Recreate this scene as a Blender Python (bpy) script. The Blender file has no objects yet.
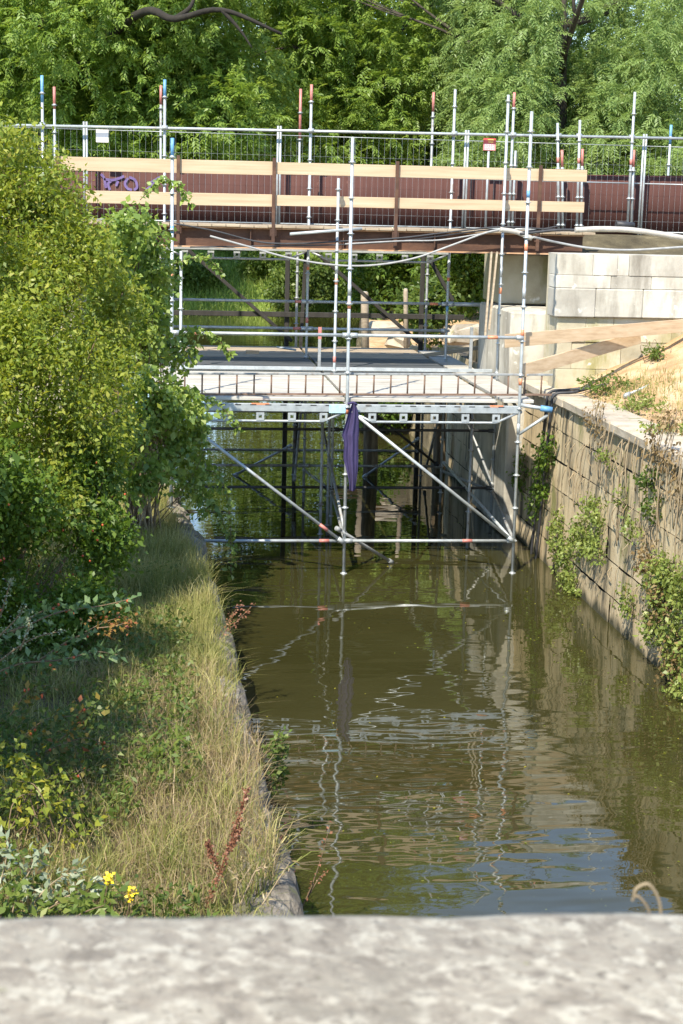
import bpy, bmesh, math, random
import numpy as np
from mathutils import Vector, Matrix

random.seed(7)
RNG = np.random.default_rng(7)
scene = bpy.context.scene
COL = scene.collection
R = math.radians

# ------------------------------------------------------------------ camera model (used to survey positions in metres)
CAM = np.array([-2.7067, -22.6108, 5.3528]); YAW, PIT, ROL, FPX = .1166, .1917, .0246, 1564.0
_F = np.array([math.sin(YAW)*math.cos(PIT), math.cos(YAW)*math.cos(PIT), -math.sin(PIT)])
_R0 = np.array([math.cos(YAW), -math.sin(YAW), 0.0]); _U0 = np.cross(_R0, _F)
_R = _R0*math.cos(ROL)+_U0*math.sin(ROL); _U = -_R0*math.sin(ROL)+_U0*math.cos(ROL)
def at(u, v, **k):
    d = _F+_R*(u-341.5)/FPX-_U*(v-512)/FPX
    (a, val), = k.items(); i = 'XYZ'.index(a)
    return Vector(CAM+d*(val-CAM[i])/d[i])

# ------------------------------------------------------------------ materials
def nodes_of(name):
    m = bpy.data.materials.new(name); m.use_nodes = True
    nt = m.node_tree; nt.nodes.clear()
    out = nt.nodes.new('ShaderNodeOutputMaterial')
    return m, nt, out
def N(nt, typ, **kw):
    n = nt.nodes.new(typ)
    for k, v in kw.items():
        if k in n.inputs.keys() if isinstance(k, str) else False: n.inputs[k].default_value = v
        else: setattr(n, k, v)
    return n
def ramp(nt, stops):
    r = nt.nodes.new('ShaderNodeValToRGB'); e = r.color_ramp.elements
    while len(e) < len(stops): e.new(.5)
    for i, (p, c) in enumerate(stops):
        e[i].position = p; e[i].color = (*c, 1)
    return r
def noise(nt, vec, scale, detail=5, rough=.55, dist=0):
    n = nt.nodes.new('ShaderNodeTexNoise'); n.inputs['Scale'].default_value = scale
    n.inputs['Detail'].default_value = detail; n.inputs['Roughness'].default_value = rough
    n.inputs['Distortion'].default_value = dist
    nt.links.new(vec, n.inputs['Vector']); return n
def objvec(nt, scale=(1, 1, 1), rot=(0, 0, 0)):
    tc = nt.nodes.new('ShaderNodeTexCoord'); mp = nt.nodes.new('ShaderNodeMapping')
    mp.inputs['Scale'].default_value = scale; mp.inputs['Rotation'].default_value = rot
    nt.links.new(tc.outputs['Object'], mp.inputs['Vector']); return mp.outputs[0]
def mix(nt, fac, a, b, blend='MIX'):
    m = nt.nodes.new('ShaderNodeMix'); m.data_type = 'RGBA'; m.blend_type = blend
    if hasattr(fac, 'is_linked') or isinstance(fac, bpy.types.NodeSocket): nt.links.new(fac, m.inputs[0])
    else: m.inputs[0].default_value = fac
    for s, i in ((a, 6), (b, 7)):
        if isinstance(s, bpy.types.NodeSocket): nt.links.new(s, m.inputs[i])
        else: m.inputs[i].default_value = (*s, 1)
    return m.outputs[2]
def surf(name, stops, scale=4, detail=6, rough=.7, metal=0.0, bump=.0, bscale=30, vscale=(1, 1, 1), extra=None, spec=.5, dist=0, island=0, tide=None):
    """noise-ramped principled surface; extra = (stops2, scale2, lo, hi, colour) a second mark of its own shape"""
    m, nt, out = nodes_of(name)
    b = nt.nodes.new('ShaderNodeBsdfPrincipled')
    v = objvec(nt, vscale)
    n = noise(nt, v, scale, detail, .6, dist)
    c = ramp(nt, stops); nt.links.new(n.outputs['Fac'], c.inputs[0]); col = c.outputs[0]
    for ex in (extra or []):
        colr, sc, lo, hi, vs = ex
        n2 = noise(nt, objvec(nt, vs), sc, 6, .62)
        rr = ramp(nt, [(lo, (0, 0, 0)), (hi, (1, 1, 1))]); nt.links.new(n2.outputs['Fac'], rr.inputs[0])
        col = mix(nt, rr.outputs[0], col, colr)
    if tide:                                   # damp algae band with a ragged upper edge above the water
        sp = nt.nodes.new('ShaderNodeSeparateXYZ'); nt.links.new(objvec(nt), sp.inputs[0]); tn = noise(nt, objvec(nt, (1, 1, .3)), 4, 5)
        ma = nt.nodes.new('ShaderNodeMath'); ma.operation = 'MULTIPLY_ADD'; nt.links.new(tn.outputs['Fac'], ma.inputs[0]); ma.inputs[1].default_value = -.5; nt.links.new(sp.outputs['Z'], ma.inputs[2])
        tr_ = ramp(nt, [(.0, (1, 1, 1)), (.14, (0, 0, 0))]); ad = nt.nodes.new('ShaderNodeMath'); ad.inputs[1].default_value = .22; nt.links.new(ma.outputs[0], ad.inputs[0]); nt.links.new(ad.outputs[0], tr_.inputs[0])
        col = mix(nt, tr_.outputs[0], col, tide)
    if island:
        gi = nt.nodes.new('ShaderNodeNewGeometry'); ir = ramp(nt, [(0, (1-island,)*3), (.5, (1, 1, .98)), (1, (1+island*.6,)*3)]); nt.links.new(gi.outputs['Random Per Island'], ir.inputs[0])
        col = mix(nt, 1.0, col, ir.outputs[0], 'MULTIPLY')
    nt.links.new(col, b.inputs['Base Color'])
    b.inputs['Roughness'].default_value = rough; b.inputs['Metallic'].default_value = metal
    b.inputs['Specular IOR Level'].default_value = spec
    if bump:
        bn = noise(nt, v, bscale, 6, .65); bp = nt.nodes.new('ShaderNodeBump')
        bp.inputs['Strength'].default_value = 1; bp.inputs['Distance'].default_value = bump
        nt.links.new(bn.outputs['Fac'], bp.inputs['Height']); nt.links.new(bp.outputs[0], b.inputs['Normal'])
    nt.links.new(b.outputs[0], out.inputs[0])
    return m
def leafmat(name, stops, trans=.35, rough=.45, spec=.35):
    m, nt, out = nodes_of(name)
    a = nt.nodes.new('ShaderNodeAttribute'); a.attribute_name = 'tint'
    c = ramp(nt, stops); nt.links.new(a.outputs['Fac'], c.inputs[0])
    b = nt.nodes.new('ShaderNodeBsdfPrincipled'); b.inputs['Roughness'].default_value = rough
    b.inputs['Specular IOR Level'].default_value = spec
    nt.links.new(c.outputs[0], b.inputs['Base Color'])
    t = nt.nodes.new('ShaderNodeBsdfTranslucent')
    hs = nt.nodes.new('ShaderNodeHueSaturation'); hs.inputs['Value'].default_value = 1.5; hs.inputs['Saturation'].default_value = 1.1
    hs.inputs['Hue'].default_value = .485
    nt.links.new(c.outputs[0], hs.inputs['Color']); nt.links.new(hs.outputs[0], t.inputs[0])
    mx = nt.nodes.new('ShaderNodeMixShader'); mx.inputs[0].default_value = trans
    nt.links.new(b.outputs[0], mx.inputs[1]); nt.links.new(t.outputs[0], mx.inputs[2])
    nt.links.new(mx.outputs[0], out.inputs[0])
    return m

M = {}
M['galv'] = surf('galvanised_steel', [(.3, (.30, .325, .335)), (.7, (.47, .50, .51))], 9, rough=.45, metal=.35, bump=.0008, bscale=60, spec=.5,
                 extra=[((.30, .27, .23), 5, .62, .72, (1, 1, 1))])
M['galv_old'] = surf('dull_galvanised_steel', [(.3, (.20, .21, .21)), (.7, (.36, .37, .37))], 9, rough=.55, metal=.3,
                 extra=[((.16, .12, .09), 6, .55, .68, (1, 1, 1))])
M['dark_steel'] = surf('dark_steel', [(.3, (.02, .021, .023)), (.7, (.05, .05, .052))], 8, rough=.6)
M['red_paint'] = surf('red_paint', [(.3, (.38, .12, .10)), (.7, (.48, .20, .17))], 20, rough=.5)
M['orange_paint'] = surf('orange_paint', [(.3, (.58, .19, .09)), (.7, (.68, .27, .15))], 20, rough=.5)
M['blue_paint'] = surf('blue_paint', [(.3, (.08, .22, .42)), (.7, (.15, .34, .56))], 20, rough=.5)
M['pale_blue_paint'] = surf('pale_blue_paint', [(.3, (.3, .5, .62)), (.7, (.45, .66, .75))], 20, rough=.5)
M['deck'] = surf('weathered_deck_board', stops=[(.3, (.34, .325, .295)), (.7, (.47, .45, .41))], scale=3, island=0.14, rough=.6, vscale=(.5, 6, 3), bump=.002, bscale=25,
                 extra=[((.25, .22, .18), 3, .52, .68, (.6, 3, 1))])
M['shadow_board'] = surf('deck_board_shadow_tone', [(.3, (.045, .050, .058)), (.7, (.085, .09, .098))], scale=2, rough=.55, vscale=(.6, 2, 2), extra=[((.16, .15, .13), 4, .62, .72, (.7, 1.5, 1))])  # dark board colour stands in for the bridge's shadow strip across the deck
M['timber'] = surf('fresh_timber', stops=[(.25, (.34, .235, .145)), (.5, (.45, .33, .215)), (.75, (.51, .395, .28))], scale=2.2, island=0.1, rough=.65, vscale=(.35, 5, 9), bump=.001, bscale=20,
                 extra=[((.42, .26, .13), 5, .70, .76, (.8, 3, 3))])
M['old_timber'] = surf('old_timber', [(.3, (.24, .18, .12)), (.7, (.42, .34, .24))], 3, rough=.8, vscale=(.5, 4, 6), bump=.003, bscale=14)
M['shade_black_timber'] = surf('shade_dark_timber', [(.3, (.016, .014, .012)), (.7, (.04, .036, .03))], 3, rough=.8, vscale=(3, 3, .4), bump=.004, bscale=10)  # near-black base holds the shade on the trestle behind the platform
M['pile'] = surf('wet_pile_timber', [(.3, (.05, .035, .02)), (.5, (.14, .10, .055)), (.75, (.40, .32, .20))], 2.2, rough=.8, vscale=(4, 4, .6), bump=.006, bscale=8,
                 extra=[((.10, .13, .03), 2.5, .55, .66, (1, 1, .7))])
M['rust'] = surf('rusty_steel', [(.25, (.035, .018, .012)), (.5, (.075, .036, .022)), (.75, (.14, .07, .04))], 3, rough=.85, bump=.002, bscale=40, vscale=(.6, 1, 1.5))  # rust colour, darkened further for the shade on the girder web
M['rust_light'] = surf('orange_rust', [(.3, (.34, .17, .09)), (.7, (.52, .33, .19))], 6, rough=.85, bump=.002, bscale=40)
M['rung'] = surf('rusty_ladder_steel', [(.3, (.10, .06, .04)), (.7, (.22, .14, .10))], 8, rough=.8)
M['sheet'] = surf('brown_sheet_metal', [(.3, (.062, .026, .021)), (.7, (.09, .039, .032))], 1.6, rough=.75, spec=.2, vscale=(1, 1, .5),
                 extra=[((.20, .11, .09), 9, .66, .75, (1, 1, .5))])
M['purple_paint'] = surf('purple_spray_paint', [(.3, (.11, .07, .19)), (.7, (.17, .12, .29))], 12, rough=.6)
M['white_sign'] = surf('faded_white_sign', [(.3, (.72, .66, .66)), (.7, (.80, .75, .75))], 6, rough=.5)
M['sign_red'] = surf('red_sign', [(.3, (.42, .05, .05)), (.7, (.52, .09, .08))], 6, rough=.5)
M['sign_pink'] = surf('faded_pink_sign', [(.3, (.60, .24, .25)), (.7, (.70, .33, .33))], 6, rough=.5)
M['sign_yellow'] = surf('yellow_sign_print', [(.3, (.65, .45, .08)), (.7, (.75, .55, .15))], 20, rough=.5)
M['cable_black'] = surf('black_rubber', [(.3, (.018, .018, .02)), (.7, (.04, .04, .045))], 8, rough=.55)
M['cable_grey'] = surf('grey_cable', [(.3, (.22, .22, .22)), (.7, (.34, .34, .33))], 8, rough=.5)
M['hose'] = surf('pale_hose', [(.3, (.32, .295, .26)), (.7, (.45, .42, .375))], 8, rough=.55, bump=.002, bscale=20)
M['purple_cloth'] = surf('purple_cloth', [(.3, (.032, .024, .078)), (.7, (.055, .042, .125))], 5, rough=.9, bump=.002, bscale=120)
M['parapet'] = surf('lichen_stone', [(.30, (.13, .11, .085)), (.46, (.225, .195, .152)), (.62, (.285, .255, .20))], 36, detail=8, rough=.9, bump=.004, bscale=60, dist=.4,
                 extra=[((.36, .33, .265), 62, .50, .61, (1, 1, 1)), ((.14, .12, .092), 95, .57, .66, (1, 1, 1)), ((.15, .13, .10), 9, .55, .75, (1, 1, 1)), ((.30, .30, .12), 24, .70, .74, (1, 1, 1))])
M['quay'] = surf('quay_sandstone', stops=[(.25, (.31, .23, .13)), (.5, (.48, .38, .235)), (.75, (.59, .495, .33))], scale=1.7, island=0.12, tide=(.045, .042, .02), detail=9, rough=.9, bump=.012, bscale=9, vscale=(1, 1, .6),
                 extra=[((.085, .075, .05), 2.2, .52, .66, (2.2, 2.2, .22)), ((.20, .19, .07), 1.5, .56, .68, (1.5, 1.5, .5)), ((.42, .27, .12), 2.4, .64, .72, (2.5, 2.5, .4)), ((.06, .052, .04), 9, .64, .70, (1, 1, .6))])
M['joint'] = surf('dark_open_joint', [(.3, (.07, .056, .038)), (.7, (.12, .10, .07))], 6, rough=.95)
M['coping'] = surf('quay_coping_stone', stops=[(.25, (.26, .21, .15)), (.5, (.40, .34, .26)), (.75, (.48, .42, .34))], scale=2.5, island=0.15, detail=8, rough=.9, bump=.008, bscale=14,
                 extra=[((.24, .19, .12), 3, .56, .68, (1, 1, 1)), ((.20, .20, .08), 4, .62, .70, (1, 1, 1))])
M['abut'] = surf('pale_limestone', stops=[(.25, (.31, .285, .24)), (.5, (.45, .425, .37)), (.75, (.55, .525, .47))], scale=1.3, island=0.2, detail=9, rough=.9, bump=.006, bscale=16,
                 extra=[((.23, .21, .175), 1.9, .48, .66, (1.3, 1.3, .35)), ((.66, .64, .59), 5, .62, .70, (1, 1, 1))])
M['abut_low'] = surf('stained_limestone', stops=[(.25, (.30, .26, .18)), (.5, (.43, .385, .28)), (.75, (.52, .47, .37))], scale=1.6, island=0.16, detail=9, rough=.9, bump=.006, bscale=16,
                 extra=[((.26, .24, .11), 1.4, .52, .68, (1.5, 1.5, .5)), ((.62, .60, .54), 5, .64, .72, (1, 1, 1))])
M['kerb_stone'] = surf('rough_bank_stone', [(.28, (.06, .05, .04)), (.5, (.17, .148, .12)), (.72, (.34, .305, .25))], scale=5, island=.25, detail=9, rough=.95, bump=.035, bscale=16,
                 extra=[((.12, .13, .04), 3, .55, .66, (1, 1, 1))])
M['bark'] = surf('bark', [(.3, (.028, .022, .016)), (.7, (.08, .065, .05))], 4, rough=.95, vscale=(2, 2, .5), bump=.02, bscale=10)
M['dark_bark'] = surf('dark_bark', [(.3, (.010, .008, .006)), (.7, (.03, .024, .018))], 4, rough=.95, bump=.02, bscale=10)
M['twig'] = surf('twig', [(.3, (.09, .06, .035)), (.7, (.20, .14, .08))], 8, rough=.9)
M['dry_twig'] = surf('dry_twig', [(.3, (.20, .15, .09)), (.7, (.34, .27, .17))], 8, rough=.9)
M['hip'] = surf('rose_hip_red', [(.3, (.38, .05, .02)), (.7, (.55, .11, .03))], 8, rough=.4)
M['petal'] = surf('yellow_petal', [(.3, (.75, .50, .01)), (.7, (.85, .62, .03))], 30, rough=.6)
M['dock'] = leafmat('rusty_dock_seed', [(0, (.17, .075, .042)), (.5, (.26, .115, .065)), (1, (.34, .19, .12))], .25)

# leaves
M['leaf_ash'] = leafmat('ash_leaf', [(0, (0.104, 0.180, 0.030)), (0.5, (0.188, 0.281, 0.054)), (1, (0.306, 0.400, 0.098))], .45)
M['leaf_ash_dark'] = leafmat('dark_ash_leaf', [(0, (0.071, 0.137, 0.027)), (0.5, (0.123, 0.214, 0.044)), (1, (0.207, 0.304, 0.071))], .42)
M['leaf_willow'] = leafmat('willow_leaf', [(0, (0.120, 0.198, 0.051)), (0.5, (0.207, 0.297, 0.093)), (1, (0.326, 0.421, 0.155))], .42)
M['leaf_far'] = leafmat('far_leaf', [(0, (0.101, 0.168, 0.030)), (0.5, (0.176, 0.246, 0.050)), (1, (0.284, 0.348, 0.080))], .42)
M['leaf_shrub'] = leafmat('shrub_leaf', [(0, (.08, .135, .020)), (.4, (.19, .25, .034)), (.75, (.31, .335, .055)), (.92, (.38, .34, .09)), (1, (.36, .25, .10))], .42)
M['leaf_hedge'] = leafmat('hawthorn_leaf', [(0, (0.055, 0.107, 0.017)), (0.5, (0.106, 0.178, 0.026)), (0.9, (0.172, 0.237, 0.043)), (1, (0.307, 0.202, 0.037))], .42)
M['leaf_bramble'] = leafmat('bramble_leaf', [(0, (0.087, 0.160, 0.030)), (0.45, (0.190, 0.273, 0.054)), (0.85, (0.349, 0.425, 0.108)), (1, (0.600, 0.600, 0.336))], .42, rough=.38, spec=.5)
M['leaf_yellow'] = leafmat('yellowing_leaf', [(0, (0.105, 0.165, 0.030)), (0.5, (0.231, 0.264, 0.040)), (0.85, (0.462, 0.407, 0.050)), (1, (0.441, 0.220, 0.050))], .4)
M['leaf_red'] = leafmat('reddening_leaf', [(0, (.05, .09, .02)), (.55, (.10, .13, .03)), (.78, (.26, .18, .04)), (1, (.28, .07, .04))], .35)
M['leaf_spray'] = leafmat('sprig_leaf', [(0, (.08, .14, .05)), (.6, (.14, .22, .09)), (1, (.24, .30, .16))], .38)
M['leaf_silver'] = leafmat('silver_leaf', [(0, (.16, .20, .12)), (.6, (.26, .30, .20)), (1, (.42, .44, .33))], .25)
M['leaf_ivy'] = leafmat('wall_creeper_leaf', [(0, (0.095, 0.135, 0.030)), (0.5, (0.189, 0.243, 0.055)), (0.85, (0.297, 0.324, 0.090)), (1, (0.486, 0.351, 0.140))], .33)
M['leaf_dry'] = leafmat('withered_leaf', [(0, (0.136, 0.090, 0.037)), (0.5, (0.221, 0.153, 0.068)), (0.85, (0.306, 0.234, 0.112)), (1, (0.136, 0.180, 0.031))], .25)
M['leaf_weed'] = leafmat('weed_leaf', [(0, (0.057, 0.098, 0.019)), (0.6, (0.114, 0.167, 0.033)), (1, (0.217, 0.244, 0.057))], .38)
M['grass'] = leafmat('bank_grass', [(0, (0.088, 0.127, 0.028)), (0.35, (0.187, 0.209, 0.055)), (0.65, (0.374, 0.341, 0.130)), (1, (0.600, 0.528, 0.280))], .35, rough=.6, spec=.2)
M['grass_dry'] = leafmat('dry_grass', [(0, (.17, .13, .06)), (.4, (.31, .235, .125)), (1, (.50, .41, .27))], .3, rough=.6, spec=.2)
M['grass_far'] = leafmat('far_bank_grass', [(0, (.22, .32, .07)), (.6, (.36, .45, .12)), (1, (.48, .52, .2))], .45, rough=.6, spec=.2)

# ground: soil, dry sandy earth on the right, green far bank
def ground_material():
    m, nt, out = nodes_of('ground')
    b = nt.nodes.new('ShaderNodeBsdfPrincipled'); b.inputs['Roughness'].default_value = .95; b.inputs['Specular IOR Level'].default_value = .2
    v = objvec(nt)
    n1 = noise(nt, v, 2.2, 8); soil = ramp(nt, [(.3, (.055, .045, .028)), (.55, (.12, .10, .06)), (.75, (.24, .20, .12))]); nt.links.new(n1.outputs['Fac'], soil.inputs[0])
    n2 = noise(nt, v, 3.0, 8); sand = ramp(nt, [(.3, (.33, .20, .10)), (.5, (.50, .33, .18)), (.72, (.60, .46, .30))]); nt.links.new(n2.outputs['Fac'], sand.inputs[0])
    n3 = noise(nt, v, .6, 6); green = ramp(nt, [(.3, (.12, .18, .04)), (.7, (.2, .27, .06))]); nt.links.new(n3.outputs['Fac'], green.inputs[0])
    a = nt.nodes.new('ShaderNodeAttribute'); a.attribute_name = 'sandy'
    g = nt.nodes.new('ShaderNodeAttribute'); g.attribute_name = 'grassy'
    c = mix(nt, a.outputs['Fac'], soil.outputs[0], sand.outputs[0]); c = mix(nt, g.outputs['Fac'], c, green.outputs[0])
    nt.links.new(c, b.inputs['Base Color'])
    bn = noise(nt, v, 14, 8, .7); bp = nt.nodes.new('ShaderNodeBump'); bp.inputs['Distance'].default_value = .05; bp.inputs['Strength'].default_value = 1
    nt.links.new(bn.outputs['Fac'], bp.inputs['Height']); nt.links.new(bp.outputs[0], b.inputs['Normal'])
    nt.links.new(b.outputs[0], out.inputs[0]); return m
M['ground'] = ground_material()

def water_material():
    m, nt, out = nodes_of('canal_water')
    b = nt.nodes.new('ShaderNodeBsdfPrincipled'); b.inputs['Roughness'].default_value = .015; b.inputs['IOR'].default_value = 1.62
    v = objvec(nt)
    n = noise(nt, v, .5, 6); c = ramp(nt, [(.3, (.027, .0255, .0075)), (.7, (.037, .0345, .0115))]); nt.links.new(n.outputs['Fac'], c.inputs[0])
    fl = noise(nt, v, 26, 3, .5); fr = ramp(nt, [(.70, (0, 0, 0)), (.72, (1, 1, 1))]); nt.links.new(fl.outputs['Fac'], fr.inputs[0])
    col = mix(nt, fr.outputs[0], c.outputs[0], (.09, .10, .025)); nt.links.new(col, b.inputs['Base Color'])
    # ripples: long low swell plus short wavelets, livelier in patches
    w1 = noise(nt, objvec(nt, (.75, 1.7, 1), (0, 0, .2)), 1.0, 1.0, .35)
    w2 = noise(nt, objvec(nt, (1.0, 2.6, 1), (0, 0, -.15)), 1.9, 1, .4)
    pn = noise(nt, objvec(nt, (.25, .16, 1)), 1.0, 1, .4)
    sp = nt.nodes.new('ShaderNodeSeparateXYZ'); tc = nt.nodes.new('ShaderNodeTexCoord'); nt.links.new(tc.outputs['Object'], sp.inputs[0])
    mr = nt.nodes.new('ShaderNodeMapRange'); mr.inputs['From Min'].default_value = -4; mr.inputs['From Max'].default_value = -8
    mr.inputs['To Min'].default_value = .22; mr.inputs['To Max'].default_value = 1.0; nt.links.new(sp.outputs['Y'], mr.inputs['Value'])
    def math_(op, a, b2):
        x = nt.nodes.new('ShaderNodeMath'); x.operation = op
        for i, s in enumerate((a, b2)):
            if isinstance(s, bpy.types.NodeSocket): nt.links.new(s, x.inputs[i])
            else: x.inputs[i].default_value = s
        return x.outputs[0]
    h = math_('ADD', math_('MULTIPLY', w1.outputs['Fac'], .026), math_('MULTIPLY', w2.outputs['Fac'], .008))
    pr = nt.nodes.new('ShaderNodeMapRange'); pr.inputs['From Min'].default_value = .35; pr.inputs['From Max'].default_value = .65
    pr.inputs['To Min'].default_value = .55; nt.links.new(pn.outputs['Fac'], pr.inputs['Value'])
    h = math_('MULTIPLY', h, math_('MULTIPLY', mr.outputs[0], pr.outputs[0]))
    bp = nt.nodes.new('ShaderNodeBump'); bp.inputs['Strength'].default_value = 1; bp.inputs['Distance'].default_value = 1
    nt.links.new(h, bp.inputs['Height']); nt.links.new(bp.outputs[0], b.inputs['Normal'])
    nt.links.new(b.outputs[0], out.inputs[0]); return m
M['water'] = water_material()

# ------------------------------------------------------------------ object helpers
def tag(o, label=None, cat=None, group=None, kind=None):
    if label: o['label'] = label
    if cat: o['category'] = cat
    if group: o['group'] = group
    if kind: o['kind'] = kind
    return o
def empty(name, loc, label, cat, group=None):
    o = bpy.data.objects.new(name, None); COL.objects.link(o); o.location = loc; o.empty_display_size = .2
    return tag(o, label, cat, group)
def root_loc(o):
    p = Vector((0, 0, 0))
    while o is not None: p += o.location; o = o.parent
    return p
class MB:
    """collects shapes in world metres and links them as ONE mesh object"""
    def __init__(s): s.v = []; s.f = []; s.sm = []
    def add(s, vs, fs, smooth=False):
        o = len(s.v); s.v += [tuple(v) for v in vs]; s.f += [tuple(i+o for i in f) for f in fs]; s.sm += [smooth]*len(fs); return s
    def box(s, c, d, rot=None, bevel=0.0, jit=0.0):
        bm = bmesh.new(); bmesh.ops.create_cube(bm, size=1)
        for v in bm.verts: v.co = Vector((v.co.x*d[0], v.co.y*d[1], v.co.z*d[2]))
        if bevel: bmesh.ops.bevel(bm, geom=bm.edges[:], offset=bevel, segments=1, affect='EDGES')
        if jit:
            for v in bm.verts: v.co += Vector((random.uniform(-jit, jit), random.uniform(-jit, jit), random.uniform(-jit, jit)))
        c = Vector(c); q = rot
        bm.verts.ensure_lookup_table()
        vs = [(q @ v.co if q else v.co)+c for v in bm.verts]; fs = [[v.index for v in f.verts] for f in bm.faces]
        bm.free(); return s.add(vs, fs)
    def bar(s, p0, p1, w, h, up=(0, 0, 1), bevel=.004):
        """rectangular board from p0 to p1, h along up, w across"""
        p0, p1 = Vector(p0), Vector(p1); d = p1-p0; L = d.length; x = d.normalized(); u = Vector(up)
        y = u.cross(x).normalized(); z = x.cross(y)
        return s.box((p0+p1)/2, (L, w, h), Matrix((x, y, z)).transposed(), bevel)
    def tube(s, pts, r, n=8, cap=True):
        pts = [Vector(p) for p in pts]; rs = r if isinstance(r, (list, tuple)) else [r]*len(pts)
        rings = []; prev = None
        for i, p in enumerate(pts):
            t = (pts[min(i+1, len(pts)-1)]-pts[max(i-1, 0)])
            t = t.normalized() if t.length > 1e-9 else Vector((0, 0, 1))
            a = prev if prev is not None else (Vector((1, 0, 0)) if abs(t.x) < .8 else Vector((0, 0, 1)))
            a = (a-t*a.dot(t)); a = a.normalized() if a.length > 1e-6 else t.orthogonal().normalized()
            prev = a; b = t.cross(a)
            rings.append([p+(a*math.cos(2*math.pi*k/n)+b*math.sin(2*math.pi*k/n))*rs[i] for k in range(n)])
        vs = [v for rg in rings for v in rg]; fs = []
        for i in range(len(rings)-1):
            for k in range(n): fs.append((i*n+k, i*n+(k+1) % n, (i+1)*n+(k+1) % n, (i+1)*n+k))
        s.add(vs, fs, True)
        if cap:
            o = len(s.v)-len(vs); s.f += [tuple(o+k for k in range(n))[::-1], tuple(o+(len(rings)-1)*n+k for k in range(n))]; s.sm += [False, False]
        return s
    def disc(s, c, r, h, n=10):
        c = Vector(c); return s.tube([c-Vector((0, 0, h/2)), c+Vector((0, 0, h/2))], r, n)
    def build(s, name, mat, parent=None):
        me = bpy.data.meshes.new(name); o = bpy.data.objects.new(name, me)
        off = Vector((0, 0, 0))
        if parent is not None:
            o.parent = parent; off = root_loc(parent)
        me.from_pydata([(v[0]-off.x, v[1]-off.y, v[2]-off.z) for v in s.v], [], s.f)
        me.polygons.foreach_set('use_smooth', s.sm); me.materials.append(mat); me.update()
        COL.objects.link(o); return o
def curve_pts(pts, n=10):
    """Catmull-Rom through the points"""
    P = [Vector(p) for p in pts]; P = [P[0]*2-P[1]]+P+[P[-1]*2-P[-2]]; out = []
    for i in range(1, len(P)-2):
        for k in range(n):
            t = k/n; a, b, c, d = P[i-1], P[i], P[i+1], P[i+2]
            out.append(.5*((2*b)+(c-a)*t+(2*a-5*b+4*c-d)*t*t+(3*b-a-3*c+d)*t*t*t))
    out.append(P[-2]); return out

def npmesh(name, V, F, mat, parent=None, tint=None, smooth=False):
    V = np.asarray(V, np.float32); F = np.asarray(F, np.int32); k = F.shape[1]
    off = np.array(root_loc(parent) if parent else (0, 0, 0), np.float32)
    me = bpy.data.meshes.new(name); me.vertices.add(len(V)); me.vertices.foreach_set('co', (V-off).ravel())
    me.loops.add(F.size); me.loops.foreach_set('vertex_index', F.ravel())
    me.polygons.add(len(F)); me.polygons.foreach_set('loop_start', np.arange(0, F.size, k, dtype=np.int32))
    me.polygons.foreach_set('loop_total', np.full(len(F), k, np.int32))
    if tint is not None:
        a = me.attributes.new('tint', 'FLOAT', 'POINT'); a.data.foreach_set('value', np.asarray(tint, np.float32))
    me.update(calc_edges=True); me.validate()
    if smooth: me.polygons.foreach_set('use_smooth', np.ones(len(F), bool))
    me.materials.append(mat); o = bpy.data.objects.new(name, me)
    if parent: o.parent = parent
    COL.objects.link(o); return o

def unit(a): return a/np.maximum(np.linalg.norm(a, axis=-1, keepdims=True), 1e-9)
def leaf_mesh(P, D, NRM, L, W, fold=.18):
    """diamond leaves: base at P, along D, face normal NRM; L,W arrays -> verts, quads"""
    D = unit(D); S = unit(np.cross(D, NRM)); Nn = np.cross(S, D)
    L = np.asarray(L)[:, None]; W = np.asarray(W)[:, None]
    a = P; b = P+D*L*.45+S*W*.5+Nn*W*fold; c = P+D*L-Nn*L*.12; d = P+D*L*.45-S*W*.5+Nn*W*fold
    V = np.stack([a, b, c, d], 1).reshape(-1, 3); n = len(P)
    F = np.arange(4*n).reshape(n, 4); return V, F
def rnd_dirs(n): return unit(RNG.normal(size=(n, 3)))
def tint_of(n, per, clusters=None, lo=0, hi=1):
    t = RNG.beta(2.2, 2.6, n)*(hi-lo)+lo
    if clusters is not None: t = np.clip(t*.62+clusters*.38, 0, 1)
    return np.repeat(t, per)

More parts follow.
